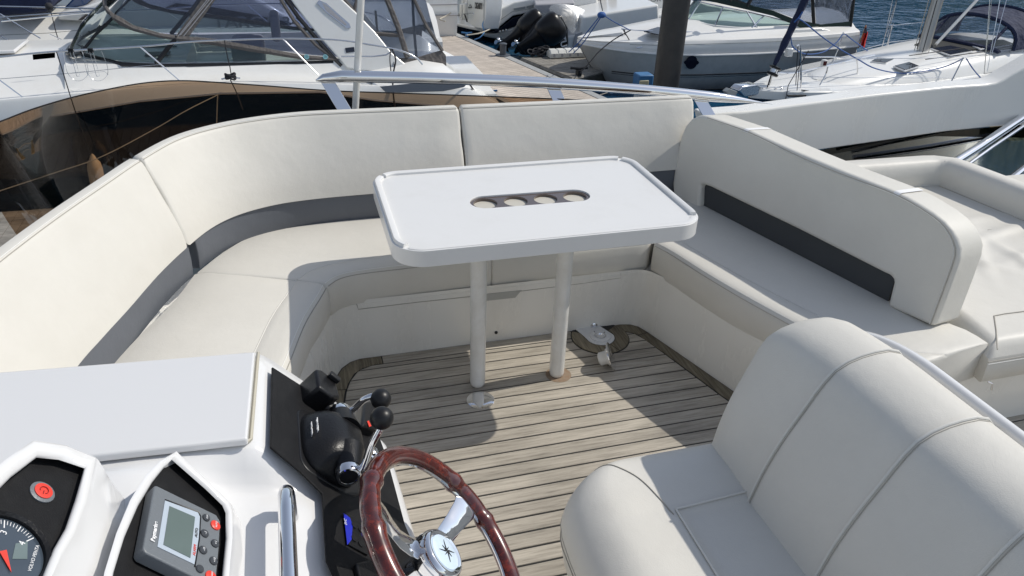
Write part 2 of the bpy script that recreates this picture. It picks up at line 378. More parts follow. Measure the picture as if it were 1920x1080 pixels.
# loose cap lying on its edge
LC = G(1138, 688); cp = empty('loose_deck_cap', LC, 'chrome deck cap with white stem tipped on its side on the teak', 'cap')
ax = Vector((.83, -.36, .42)).normalized(); cc = LC + Vector((.014, 0, .052))
obj('chrome_disc', MB().lathe([(.001, .005), (.04, .004), (.058, 0), (.058, -.003), (.001, -.004)], cc, ax, 30), 'chrome', cp)
obj('stem', MB().lathe([(.036, -.004), (.036, -.016), (.028, -.018), (.028, -.048), (.024, -.052), (.001, -.052)], cc, ax, 24), 'leg', cp)
# chrome deck plate in front of the near table leg
ch = empty('chrome_deck_plate', G(901, 750), 'round mirror-chrome socket plate on the teak at the foot of the nearer table leg', 'plate')
obj('plate', MB().lathe([(.053, 0), (.053, .003), (.049, .005), (.03, .0065), (.001, .007)], G(901, 751), k=36), 'chrome', ch)
# ---------------- seat base moulding (white walls round the floor)
def walls(A, za, B, zb, steps=((0, 0), (.02, .08), (.5, .5), (1, 1))):
    rings = []
    for u, t in steps:
        rings.append([Vector((a.x + (b.x - a.x) * u, a.y + (b.y - a.y) * u, za + (zb - za) * t)) for a, b in zip(A, B)])
    return rings
A3 = [Vector((x, y, 0)) for x, y in FLOOR]; B3 = [Vector((x, y, 0)) for x, y in SEATB]
base = obj('seat_base', MB().loft(walls(A3, -.003, B3, .292), False, False), 'gel', kind='structure', label='glossy white moulding under the L-shaped seating')
# ledge on top reaching out under the cushions
OUT = [(-.95, .9), (-.86, 1.5), (-.8, 1.85), (-.72, 2.18), (-.66, 2.4), (-.62, 2.6), (-.55, 2.8), (-.45, 2.98), (-.3, 3.12), (.6, 3.16), (1.2, 3.16), (1.5, 3.16), (1.8, 3.16), (2.1, 3.16), (2.5, 3.16), (3.0, 3.16), (3.3, 3.16), (3.5, 3.1), (3.6, 2.8), (3.6, 2.4), (3.6, 1.66)]
obj('seat_ledge', MB().loft([[Vector((p[0], p[1], .275)) for p in SEATB], [Vector((p[0], p[1], .275)) for p in OUT]], False, False), 'gel', base)
# locker groove, handle recess, screws on the far wall
WN = (0, 1, .1)
def onwall(px, py, off=0.):
    p = N(px, py, (.6, 2.597 - off, 0), WN); return p
def groove(pts, wd=.0016, name='panel_groove'):
    q = [onwall(*p, off=.001) for p in pts]; obj(name, MB().tube(q, wd, 6), 'seam', base)
groove([(668, 568), (672, 580), (780, 567), (884, 556)])
groove([(968, 547), (1080, 533), (1164, 521), (1164, 512)])
obj('handle_recess', MB().prism([onwall(883, 554, .001), onwall(978, 544, .001), onwall(966, 558, .001), onwall(892, 566, .001)], (0, -.001, 0)), mat('recess_shade', (.42, .42, .40), .4), base)
for px, py in ((930, 623), (640.5, 670), (1190.5, 593)):
    p = onwall(px, py)
    if px < 700: p = N(px, py, (.03, 2.47, 0), (-.9, .4, 0))
    o = obj('screw', MB().lathe([(.007, 0), (.007, .003), (.004, .0045), (.001, .003)], p - Vector((0, .001, 0)), (0, -1, .1), 14), 'blackm', base)
p = onwall(1113.5, 611)
obj('eyelet', MB().lathe([(.016, 0), (.016, .004), (.010, .006), (.008, .002), (.001, .002)], p, (0, -1, .1), 20), 'steel', base)
# ---------------- seat cushions
def cushion_rings(Fc, Bc, z0, z1, crown=.004):
    n = len(Fc); rings = []
    for i in range(n):
        f, b = Fc[i], Bc[i]; d = (b - f); W = d.length; d.normalize()
        prof = [(.016, z0), (.004, z0 + .006), (-.002, z0 + .03), (-.005, z0 + .06), (-.002, z1 - .034), (.004, z1 - .02), (.016, z1 - .008), (.034, z1 - .002), (.06, z1),
                (.09, z1 + .001), (.112, z1 + .0015), (.118, z1 - .001), (.124, z1 + .0015), (W * .6, z1 + crown), (W - .05, z1 + .002), (W - .008, z1 - .006), (W, z1 - .03), (W, z0)]
        rings.append([Vector((f.x + d.x * u, f.y + d.y * u, z)) for u, z in prof])
    return rings
def rounded(rings, r=.014):
    """add slightly smaller rings at both ends so the cushion end is soft"""
    out = list(rings)
    for e in (0, -1):
        a = rings[e]; nb = rings[1] if e == 0 else rings[-2]
        c = sum((p for p in a), Vector()) / len(a)
        t = (sum((p for p in a), Vector()) - sum((p for p in nb), Vector())).normalized()
        def shrink(k, adv):
            q = []
            for p in a:
                dd = c - p; m = min(dd.length, k); q.append(p + dd.normalized() * m + t * adv)
            return q
        first = [shrink(0, -r * .2), shrink(r * .3, r * .25), shrink(r, r * .6)]
        if e == 0: out = [first[2], first[1], first[0]] + out[1:]
        else: out = out[:-1] + [first[0], first[1], first[2]]
    return out
FR = [(1.376, 2.60), (1.372, 2.578), (1.2, 2.578), (.69, 2.578)]
def seat(name_label, Fp, Bp, n=30, smooth=True, z0=.272, z1=.425, group=None, first=None):
    Fc = crom(Fp, n) if smooth else lin(Fp, n); Bc = crom(Bp, n) if smooth else lin(Bp, n)
    R = cushion_rings(Fc, Bc, z0, z1)
    o = empty('seat_cushion', (Fc[n // 2].x, Fc[n // 2].y, z0), name_label, 'cushion', 'cream seat cushions of the corner seating')
    obj('cushion', MB().loft(rounded(R), True, True), 'vinyl', o)
    obj('front_seam', MB().tube([r[5] + Vector((0, 0, .001)) for r in R], .0017, 6), 'seam', o)
    obj('front_seam', MB().tube([r[6] + Vector((0, 0, .0005)) for r in R], .0011, 5), 'stitch', o)
    obj('piping', MB().tube([r[11] + Vector((0, 0, .0005)) for r in R], .0026, 6), 'welt', o)
    return o
seat('middle seat cushion of the long side, partly under the right half of the white table', [(1.375, 2.578), (.700, 2.578)], [(1.79, 3.05), (.700, 3.05)], 16)
seat('cream seat cushion that curves round the left corner, its front in the table shadow', [(.688, 2.578), (.34, 2.572), (.17, 2.566), (.095, 2.545), (.052, 2.50)], [(.688, 3.05), (.1, 3.05), (-.19, 2.99), (-.32, 2.87), (-.425, 2.69)], 30)
seat('front-left cream seat cushion that runs behind the dashboard lid', [(.044, 2.488), (.02, 2.42), (-.04, 2.26), (-.095, 2.05), (-.16, 1.8), (-.23, 1.45), (-.29, 1.0)], [(-.432, 2.68), (-.49, 2.48), (-.57, 2.29), (-.63, 2.12), (-.70, 1.87), (-.77, 1.5), (-.83, 1.0)], 30)
rb = seat('long right-hand seat cushion under the straight backrest, its rounded end towards the camera', [(1.388, 2.545), (1.42, 2.455), (1.468, 2.25), (1.532, 2.03), (1.632, 1.75), (1.69, 1.625), (1.76, 1.565), (1.86, 1.545)],
     [(1.80, 2.98), (1.86, 2.75), (1.93, 2.46), (2.01, 2.15), (2.10, 1.88), (2.15, 1.74), (2.18, 1.68), (2.19, 1.60)], 34)
# ---------------- long back cushions
BOT = [(1.86, 3.03), (1.2, 3.028), (.6, 3.025), (.2, 3.022), (0.0, 3.01), (-.134, 2.98), (-.258, 2.914), (-.35, 2.813), (-.423, 2.666), (-.498, 2.473), (-.563, 2.254), (-.615, 2.09), (-.66, 1.93), (-.73, 1.55), (-.79, 1.0)]
TOP = [(1.86, 3.19), (1.2, 3.20), (.6, 3.215), (.25, 3.225), (.03, 3.225), (-.16, 3.185), (-.32, 3.11), (-.46, 2.985), (-.573, 2.772), (-.65, 2.57), (-.735, 2.34), (-.80, 2.14), (-.85, 1.95), (-.93, 1.55), (-.99, 1.0)]
bc = crom(BOT, 240); tcv = [None] * 240
# same parameter for both: interpolate TOP by index fraction of BOT control points
def paramcurve(ctrl, n):
    p = [Vector((a, b, 0)) for a, b in ctrl]; out = []
    m = len(p)
    for k in range(n):
        s = k / (n - 1) * (m - 1); i = min(int(s), m - 2); t = s - i
        a, b, c, d = p[max(i - 1, 0)], p[i], p[i + 1], p[min(i + 2, m - 1)]
        out.append(.5 * ((2 * b) + (c - a) * t + (2 * a - 5 * b + 4 * c - d) * t * t + (3 * b - a - 3 * c + d) * t ** 3))
    return out
NB = 281
bc = paramcurve(BOT, NB); tcv = paramcurve(TOP, NB)
ZB, ZT = .535, .855
def back(i0, i1, label, step=4):
    idx = list(range(i0, i1 + 1, step)); 
    if idx[-1] != i1: idx.append(i1)
    R = []
    for i in idx:
        b, t = bc[i], tcv[i]; n = (t - b).normalized(); tf = t - n * .062
        r = []
        r.append(Vector((b.x + n.x * .03, b.y + n.y * .03, ZB)))
        r.append(Vector((b.x + n.x * .004, b.y + n.y * .004, ZB + .004)))
        for k in range(1, 7):
            u = k / 7; q = b.lerp(tf, u) - n * (.010 * math.sin(pi * u)); r.append(Vector((q.x, q.y, ZB + .008 + (ZT - .028 - ZB) * u)))
        r.append(Vector((tf.x, tf.y, ZT - .018))); q = tf + n * .008; r.append(Vector((q.x, q.y, ZT - .006)))
        q = tf + n * .022; r.append(Vector((q.x, q.y, ZT))); q = t - n * .012; r.append(Vector((q.x, q.y, ZT - .001)))
        q = t; r.append(Vector((q.x, q.y, ZT - .012))); q = t + n * .004; r.append(Vector((q.x, q.y, ZT - .06))); r.append(Vector((t.x, t.y, ZB)))
        R.append(r)
    o = empty('back_cushion', (bc[i0].x, bc[i0].y, ZB), label, 'cushion', 'cream back cushions of the corner seating')
    obj('cushion', MB().loft(rounded(R, .016), True, True), 'vinyl', o)
    obj('top_seam', MB().tube([r[9] + Vector((0, 0, .0008)) for r in R[0:]], .0015, 5), 'seam', o)
    obj('top_seam', MB().tube([r[10] * .5 + r[9] * .5 + Vector((0, 0, .002)) for r in R], .001, 5), 'stitch', o)
    return o
def find(cv, x, right=True):
    return min(range(NB), key=lambda i: abs(cv[i].x - x))
iA = find(bc, 1.795); iB = find(bc, .708); iC = find(bc, .690); iD = find(tcv, -.566); iE = find(tcv, -.576)
iE = iD + 1
back(iA, iB, 'right-hand straight cream back cushion behind the table')
back(iC, iD, 'middle cream back cushion that bends round the left corner')
back(iE + 1, NB - 1, 'front-left cream back cushion running off the left edge of the picture')
# grey padded strips between seat and back
def strip(i0, i1, label):
    R = []
    for i in range(i0, i1 + 1, 4):
        b, t = bc[i], tcv[i]; n = (t - b).normalized(); b = b + n * .016
        R.append([Vector((b.x + n.x * u, b.y + n.y * u, z)) for u, z in ((.0, .412), (-.004, .44), (-.007, .48), (-.004, .525), (.0, .56), (.05, .56), (.05, .40))])
    o = obj('padded_strip', MB().loft(rounded(R, .006), True, True), 'grey'); props(o, label, 'padding', 'grey padded strips between seats and backs')
i5 = find(bc, .70)
strip(max(iA - 8, 0), i5, 'slate grey padded strip showing right of the table under the right back cushion')
strip(i5 + 1, iD - 3, 'slate grey padded strip curving round the left corner above the seat')
strip(iD, NB - 1, 'slate grey padded strip running down to the dashboard lid at the left')
# ---------------- right-hand straight backrest
Pp, Pn = Vector((2.03, 1.75, .42)), None
e1 = (Vector((1.76, 2.8, .42)) - Pp).normalized(); e2 = Vector((.04, 0.0, .38)).normalized(); Pn = e1.cross(e2).normalized()
if Pn.x > 0: Pn = -Pn          # faces the table
def bq(px, py, off=0.): return N(px, py, Pp + Pn * off, Pn)
outline = [(1324, 217.6), (1399, 242.6), (1490.5, 283.6), (1577, 319.7), (1664, 353.4), (1700, 370), (1721.7, 382.3), (1748, 399), (1770, 416), (1785, 433), (1794, 449.7), (1799, 468), (1796, 490), (1779.5, 536.5), (1750.6, 613.5)]
left = [(1271, 402), (1262, 372), (1260, 343.8), (1264, 315), (1269, 286), (1276, 255), (1284, 236), (1295, 223.4), (1308, 217), (1316, 216)]
notch = [(1663, 575), (1674, 530), (1673, 524), (1668.7, 517), (1655, 511), (1500, 432), (1330, 350), (1318, 346), (1312.5, 347), (1311, 389)]
br = empty('straight_backrest', (2.03, 1.75, .42), 'boxy cream backrest with rounded shoulders and a dark insert, right of the table', 'backrest')
poly = [bq(*p) for p in left + outline + notch]
thick = -Pn * .155
o = obj('pad', MB().prism(poly, thick), 'vinylb', br, bevel=.017, seg=4, angle=50)
ins = [bq(px, py, -.03) for px, py in ((1661, 576), (1676, 530), (1676, 518), (1664, 508), (1500, 430), (1320, 343), (1308, 343), (1306, 388))]
obj('charcoal_insert', MB().prism(ins, -Pn * .02), 'dgrey', br)
sm = [bq(*p) + Pn * .0005 for p in outline]
sm = crom([p - Pn * .0 for p in sm], 60)
cen = bq(1500, 420)
sm = [p + (cen - p).normalized() * .012 for p in sm]
obj('edge_seam', MB().tube([p + Pn * .0008 for p in sm], .0016, 6), 'seam', br)
obj('edge_seam', MB().tube([p + (cen - p).normalized() * .006 + Pn * .0008 for p in sm], .001, 5), 'stitch', br)
for px, py in ((1399, 242.6), (1682, 360.5)):
    a = bq(px, py); d = (bq(px + 20, py + 8.4 if px < 1500 else py + 9) - a).normalized()
    mb = MB(); pts = []
    up_ = Vector((0, 0, 1)); nn_ = (up_ - d * up_.dot(d)).normalized(); q_ = [(0.004, -.012), (-.0005, -.006), (-.005, -.001), (-.012, .0012), (-.04, .0014), (-.115, .0014), (-.143, .0012), (-.150, -.001)]
    mb.loft([[a + s_ * d * .012 + Pn * u + nn_ * h for u, h in q_] for s_ in (-1, 1)], False, False)
    obj('white_strap', mb, 'white', br)
# ---------------- sunpad behind it
sp = empty('sunpad_cushion', (2.2, 1.55, .28), 'wrinkled cream sunpad cushion at the right edge behind the straight backrest', 'cushion')
nx, ny = 40, 40
x0f, x1f = 2.17, 3.9
def sun_left(y): return inter([(2.165, 1.56), (2.2, 1.75), (2.25, 2.2), (2.35, 2.9), (2.4, 3.2)], y) if y > 1.56 else 2.165
def padtop(u, v):
    y = 1.56 + v * 1.31; xl = sun_left(y); x = xl + (3.75 - xl) * u
    e = min(u * 1.6, v * 1.31, 1.31 - v * 1.31 + .05)
    z = .43 - .05 * max(0, 1 - e / .045) ** 2
    # soft folds
    wr = 0
    for cx, cy, ang, L_, W_, h in ((2.62, 2.30, .5, .35, .035, .012), (2.70, 2.18, .9, .30, .028, .011), (2.80, 2.02, 1.5, .3, .03, .013), (2.62, 2.05, 2.3, .22, .025, .009), (2.95, 2.3, .25, .35, .03, .012), (3.0, 2.1, .1, .4, .03, .012), (2.78, 2.42, .15, .4, .03, .008), (3.05, 1.92, 2.9, .3, .03, .010), (2.55, 2.18, 1.2, .2, .02, .008)):
        dx, dy = x - cx, y - cy; a = dx * math.cos(ang) + dy * math.sin(ang); b = -dx * math.sin(ang) + dy * math.cos(ang) + .25 * a * a
        wr += h * math.exp(-(a / L_) ** 2 * 2) * math.exp(-(b / W_) ** 2)
    return Vector((x, y, z + wr * 1.1))
nx = ny = 90
mb = MB(); vs = [padtop(i / nx, j / ny) for j in range(ny + 1) for i in range(nx + 1)]
fs = [(j * (nx + 1) + i, j * (nx + 1) + i + 1, (j + 1) * (nx + 1) + i + 1, (j + 1) * (nx + 1) + i) for j in range(ny) for i in range(nx)]
mb.add(vs, fs)
rim = [padtop(0, 1 - j / 20) for j in range(21)] + [padtop(i / 20, 0) for i in range(1, 21)]
mb.loft([[p for p in rim], [p + Vector((-.004 if k < 20 else 0, -.006 if k > 19 else 0, -.03)) for k, p in enumerate(rim)], [p + Vector((-.006 if k < 20 else 0, -.008 if k > 19 else 0, -.09)) for k, p in enumerate(rim)], [Vector((p.x, p.y, .285)) for p in rim]], False, False)
obj('cushion', mb, 'vinyl', sp, angle=60)
fr = [padtop(i / 20, 0) + Vector((0, -.003, -.012)) for i in range(21)]
obj('front_seam', MB().tube(fr, .002, 6), 'seam', sp); obj('front_seam', MB().tube([p + Vector((0, -.004, -.006)) for p in fr], .0012, 5), 'stitch', sp)
# top panel seams
s1 = [G(px, py, .431) for px, py in ((1864, 592), (1868, 620), (1870, 655))]; obj('panel_seam', MB().tube(s1, .0022, 6), 'seam', sp)
s1 = [G(px, py, .432) for px, py in ((1864, 592), (1885, 588), (1925, 583))]; obj('panel_seam', MB().tube(s1, .0018, 6), 'seam', sp)
s1 = [G(px, py, .434) for px, py in ((1852, 431), (1880, 427), (1925, 422))]; obj('panel_seam', MB().tube(s1, .0012, 6), 'seam', sp)
zt = G(1852, 716, .29); obj('zip_pull', MB().tube([zt, zt + Vector((.012, -.008, -.004)), zt + Vector((.016, -.012, -.03))], .003, 6), 'steel', sp)
# bolsters round the far sides of the sunpad
bo = empty('sunpad_bolster', (3.0, 2.9, .43), 'raised cream bolster along the far and outer edges of the sunpad', 'bolster')
def bolster(pts, nm):
    R = []
    pts = [Vector(p) for p in pts]
    for i, p in enumerate(pts):
        t = (pts[min(i + 1, len(pts) - 1)] - pts[max(i - 1, 0)]).normalized(); n = Vector((-t.y, t.x, 0))
        R.append([p + n * u + Vector((0, 0, z)) for u, z in ((0, -.01), (-.005, .05), (.004, .095), (.018, .118), (.04, .128), (.10, .124), (.12, .11), (.125, .05), (.12, -.02))])
    obj(nm, MB().loft(rounded(R, .004), True, True), 'vinyl', bo)
    obj('piping', MB().tube([r[0] + Vector((0, 0, .012)) for r in R], .003, 6), 'welt', bo)
    obj('dark_seam', MB().tube([r[0] + Vector((0, 0, .004)) - (r[8] - r[0]).normalized() * .004 for r in R], .0018, 6), 'seam', bo)
kx = G(1758, 345, .435)
kend = G(1920, 412, .435); dd = (kend - kx); bolster([(kx.x - 1.05, kx.y + .02, .43), (kx.x - .5, kx.y + .01, .43), (kx.x - .05, kx.y, .43), (kx.x - .012, kx.y - .006, .43), kx + dd * .03 + Vector((-.003, 0, 0)), kx + dd * .12, kx + dd * .5, kx + dd * 1.0, kx + dd * 2.2], 'bolster_pad')
cs = kx + Vector((-.006, -.005, 0)); obj('corner_seam', MB().tube([cs, cs + Vector((-.004, -.004, .05)), cs + Vector((.003, .003, .097)), cs + Vector((.014, .014, .120))], .0016, 6), 'seam', bo)
# wall under sunpad carries on the seat base already
# ---------------- table
TX0, TX1, TY0, TY1, TZ = .243, 1.292, 2.018, 2.682, .76
tb = empty('table', (.767, 2.35, 0), 'white table with raised edges on two white legs, brown four-cup holder in its top', 'table')
tp = rrect((TX0 + TX1) / 2, (TY0 + TY1) / 2, TX1 - TX0, TY1 - TY0, .1, 10)
# top with stadium hole
ca, cb = G(910, 378.5, TZ), G(1078, 366, TZ); ud = (cb - ca).normalized(); vd = Vector((-ud.y, ud.x, 0)); RH = .054
def stad(r, z, k=14):
    pts = []
    for c, a0 in ((cb, -pi / 2), (ca, pi / 2)):
        for i in range(k + 1):
            a = a0 + pi * i / k; q = c + ud * (r * math.cos(a)) + vd * (r * math.sin(a)); pts.append(Vector((q.x, q.y, z)))
    return pts
def holed(outer, holes, z, th, m, name, parent, bevel=0.):
    b = bmesh.new(); ed = []
    for lp in [outer] + holes:
        vs = [b.verts.new((p[0], p[1], z)) for p in lp]
        for i in range(len(vs)): ed.append(b.edges.new((vs[i], vs[(i + 1) % len(vs)])))
    r = bmesh.ops.triangle_fill(b, use_beauty=True, use_dissolve=False, edges=ed)
    fs = [g for g in r['geom'] if isinstance(g, bmesh.types.BMFace)]
    r = bmesh.ops.extrude_face_region(b, geom=fs); vs = [g for g in r['geom'] if isinstance(g, bmesh.types.BMVert)]
    bmesh.ops.translate(b, verts=vs, vec=(0, 0, -th)); bmesh.ops.recalc_face_normals(b, faces=b.faces)
    me = bpy.data.meshes.new(name); b.to_mesh(me); b.free(); me.shade_smooth(); me.set_sharp_from_angle(angle=math.radians(40))
    return obj(name, me, m, parent, bevel=bevel, seg=3)
top = holed(tp, [stad(RH, 0)], TZ, .055, 'table', 'table_top', tb, .011)
def rim(pts, h=.011, wd=.022, nm='raised_edge'):
    R = []
    pts = [Vector((p[0], p[1], TZ)) for p in pts]
    for i, p in enumerate(pts):
        t = (pts[min(i + 1, len(pts) - 1)] - pts[max(i - 1, 0)]).normalized(); n = Vector((-t.y, t.x, 0))
        R.append([p + n * u + Vector((0, 0, z)) for u, z in ((0, -.006), (0, h * .6), (.003, h), (wd - .004, h), (wd, h * .7), (wd, -.006))])
    obj(nm, MB().loft(R, True, True), 'table', tb)
def arc(cx, cy, r, a0, a1, k=8): return [(cx + r * math.cos(math.radians(a0 + (a1 - a0) * i / k)), cy + r * math.sin(math.radians(a0 + (a1 - a0) * i / k))) for i in range(k + 1)]
i_ = .006; r_ = .094
rim(arc(TX1 - .1, TY1 - .1, r_, 62, 90) + arc(TX0 + .1, TY1 - .1, r_, 90, 128))
rim(arc(TX0 + .1, TY1 - .1, r_, 140, 180) + arc(TX0 + .1, TY0 + .1, r_, 180, 222))
rim(arc(TX1 - .1, TY0 + .1, r_, -18, 0) + arc(TX1 - .1, TY1 - .1, r_, 0, 50))
rim(arc(TX0 + .1, TY0 + .1, r_, 232, 270) + arc(TX1 - .1, TY0 + .1, r_, -90, -30), .003, .02, 'low_edge')
stp = stad(RH + .004, TZ - .0); 
PCF = mat('pale_cup_floor', (.56, .53, .46), .45)
cups = [ca.lerp(cb, k / 3) for k in range(4)]
chl = [[(c.x + .0435 * math.cos(2 * pi * i / 28), c.y + .0435 * math.sin(2 * pi * i / 28)) for i in range(28)] for c in cups]
hold = holed(stad(RH - .0008, 0), chl, TZ - .006, .004, 'brown', 'cup_holder', tb)
for c in cups:
    c = Vector((c.x, c.y, 0))
    mbx = MB(); rr = [[c + Vector((r * math.cos(2 * pi * i / 28), r * math.sin(2 * pi * i / 28), z)) for i in range(28)] for r, z in ((.0434, TZ - .0065), (.0420, TZ - .0065), (.0418, TZ - .018), (.0428, TZ - .018), (.0434, TZ - .0065))]
    mbx.loft(rr, True, False); obj('cup_ring', mbx, 'brown', hold)
    obj('cup_floor', MB().lathe([(.0420, TZ - .018), (.0420, TZ - .0155), (.001, TZ - .0155)], c, k=28), PCF, hold) if c.x < 3 else None
for bx, by in ((.573, 2.312), (.897, 2.302)):
    obj('leg', MB().lathe([(.022, 0), (.028, .006), (.030, .02), (.030, .70), (.034, .704)], (bx, by, 0), k=28), 'leg', tb)
obj('foot_stain', MB().lathe([(.052, .0006), (.052, .001), (.001, .001)], (.905, 2.30, 0), k=24), 'rust', deck)
# ================================================================== HELM SEAT
hs = empty('helm_chair', (.9, .7, 0), 'cream two-person helm chair in the right foreground with welted backrest', 'chair')
# seat pad: plan outline (front = -x), height field with rolled edges
def seat_pt(u, v):
    """u across front->back (0..1), v from far end to camera end (0..1)"""
    y = 1.315 - v * 1.25
    k = max(0, 1 - (v * 1.25) / .20); xf = .495 + .20 * k ** 2.6 - .012 * math.sin(min(v * 1.6, 1) * pi)
    x = xf + (.99 - xf) * u
    df = (x - xf) + 1e-6; dl = (1.315 - y)
    e = 1.0
    for d, r in ((df, .11), (dl, .085)):
        if d < r: e -= (1 - math.sqrt(max(0, 1 - (1 - d / r) ** 2))) 
    e = max(e, 0)
    z = .425 + .098 * e
    z += .012 * math.exp(-((x - .60) / .08) ** 2)            # front bolster
    if y > 1.08: z += .010 * math.sin(min(max((y - 1.08) / .2, 0), 1) * pi)
    if x > .735 and y < 1.078: z -= .008 * min(1, (x - .735) / .02) * min(1, (1.078 - y) / .02)
    return Vector((x, y, z))
nu, nv = 60, 110
us = [1 - math.cos(pi / 2 * i / nu) for i in range(nu + 1)]; vs_ = [(j / nv) ** 1.35 for j in range(nv + 1)]
grid = [seat_pt(u, v) for v in vs_ for u in us]
mb = MB().add(grid, [(j * (nu + 1) + i, j * (nu + 1) + i + 1, (j + 1) * (nu + 1) + i + 1, (j + 1) * (nu + 1) + i) for j in range(nv) for i in range(nu)])
edge = [grid[i] for i in range(nu, -1, -1)] + [grid[j * (nu + 1)] for j in range(1, nv + 1)]
cxy = Vector((.85, .7, 0))
def inset(p, k, z): d = (Vector((cxy.x, max(p.y - .3, .1), 0)) - Vector((p.x, p.y, 0))).normalized(); return Vector((p.x + d.x * k, p.y + d.y * k, z))
mb.loft([edge, [inset(p, .004, .39) for p in edge], [inset(p, .014, .34) for p in edge], [inset(p, .03, .31) for p in edge], [inset(p, .06, .305) for p in edge]], False, False)
obj('seat_pad', mb, 'vinyl', hs, angle=70)
def surf(x, y):
    # height of the pad under (x,y)
    lo, hi = 0., 1.; v = (1.315 - y) / 1.25
    for _ in range(24):
        m = (lo + hi) / 2
        if seat_pt(m, v).x < x: lo = m
        else: hi = m
    return seat_pt(lo, v)
w1 = [surf(.735 + .20 * t, 1.078 + .01 * t) + Vector((0, 0, .003)) for t in [i / 12 for i in range(13)]]
obj('piping', MB().tube(w1, .0028, 7), 'welt', hs)
w2 = [surf(.735, 1.078 - .6 * t) + Vector((0, 0, .003)) for t in [i / 16 for i in range(17)]]
obj('piping', MB().tube(w2, .0028, 7), 'welt', hs)
w3 = crom([G(*p, .515) for p in ((1080, 1050), (1068, 1010), (1056, 950), (1056, 910), (1068, 884), (1100, 876), (1140, 884), (1190, 906), (1232, 941), (1262, 970))], 60)
w3 = [surf(p.x, p.y) + Vector((0, 0, .0012)) for p in w3]
obj('curved_seam', MB().tube(w3, .0015, 6), 'seam', hs)
w4 = [inset(edge[k], .0045, .40) + Vector((-.0015, 0, 0)) for k in range(nu + 10, len(edge))]
obj('side_seam', MB().tube([Vector((p.x - .002, p.y, .41)) for p in w4], .0012, 5), 'seam', hs)
# backrest
BP = [(.905, .47), (.922, .53), (.948, .62), (.976, .70), (1.006, .775), (1.027, .832), (1.052, .872), (1.092, .892), (1.140, .901), (1.185, .900), (1.220, .880), (1.233, .845), (1.233, .78), (1.22, .68), (1.18, .50), (1.16, .35)]
def bprof(y, grow=0.):
    s = 1.283 - y                       # distance from the far end
    k = 1.0 if s > .085 else math.sqrt(max(0, 1 - ((.085 - s) / .085) ** 2.4))
    wrap = -.05 * max(0, 1 - s / .30) ** 2
    out = []
    for i, (x, z) in enumerate(BP):
        zz = .47 + (z - .47) * (.86 + .14 * k) - .018 * max(0, 1 - s / .3) ** 2 if z > .47 else z
        xx = .905 + .14 * (1 - (.62 + .38 * k)) + (x - .905) * (.62 + .38 * k) + wrap * max(z - .47, 0)
        bul = .012 * math.sin(pi * min(max((z - .47) / .38, 0), 1)) if i < 6 else 0
        out.append(Vector((xx - bul + .022 * min(s, .8), y, zz)))
    return crom(out, 36)
ys = [1.283 - 1.3 * (i / 70) ** 1.5 for i in range(71)]
R = [bprof(y) for y in ys]
e0 = R[0]; c0 = sum(e0, Vector()) / len(e0)
R = [[c0.lerp(p, .2) + Vector((0, .014, 0)) for p in e0], [c0.lerp(p, .75) + Vector((0, .013, 0)) for p in e0], [c0.lerp(p, .95) + Vector((0, .007, 0)) for p in e0]] + R
obj('backrest', MB().loft(R, False, False), 'vinyl', hs, angle=70)
def welt(y, dy=0., name='piping'):
    pr = bprof(y)[:24]; n = len(pr); pts = []
    for i, p in enumerate(pr):
        t = (pr[min(i + 1, n - 1)] - pr[max(i - 1, 0)]).normalized(); nn = Vector((-t.z, 0, t.x)); 
        pts.append(p + nn * .002 + Vector((0, dy * i / n, 0)))
    rr = [.0031] * (n - 3) + [.003, .0015, .0004]
    obj(name, MB().tube(pts, rr, 7), 'welt', hs)
    obj('stitching', MB().tube([p + Vector((0, -.007, -.0015)) for p in pts[:-2]], .0009, 5), 'seam', hs)
for y in (1.068, .83, .60, .36): welt(y)
# white shell behind, its lip standing just proud of the roll
SP = [(1.225, .70), (1.236, .80), (1.237, .872), (1.243, .882), (1.256, .884), (1.266, .874), (1.268, .80), (1.25, .5), (1.235, .32)]
R2 = []
for y in ys:
    s = 1.283 - y; k = 1.0 if s > .30 else math.sqrt(max(0, 1 - ((.30 - s) / .30) ** 2.4))
    R2.append([Vector((x + .022 * min(s, .8) - .04 * (1 - k), y, .32 + (z - .32) * (.80 + .20 * k))) for x, z in SP])
obj('white_shell', MB().loft(R2, False, False), 'gelw', hs, angle=70)
obj('seat_base_box', MB().prism([(.62, 1.22, 0), (1.2, 1.22, 0), (1.2, .1, 0), (.62, .1, 0)], (0, 0, .33)), 'gel', hs, bevel=.03)
# ================================================================== HELM CONSOLE
DN = Vector((math.sin(math.radians(48)), 0, math.cos(math.radians(48)))); D0 = Vector((-.254, .878, 1.015))
def dq(px, py, off=0.): return N(px, py, D0 + DN * off, DN)
LZ = .95
hc = empty('helm_console', (-.3, .9, 0), 'white glossy dashboard console with black instrument panels in the left foreground', 'console')
QP = Vector((-.1, 1.2, .925)); 
def qq(px, py, off=0.): return N(px, py, QP + DN * off, DN)
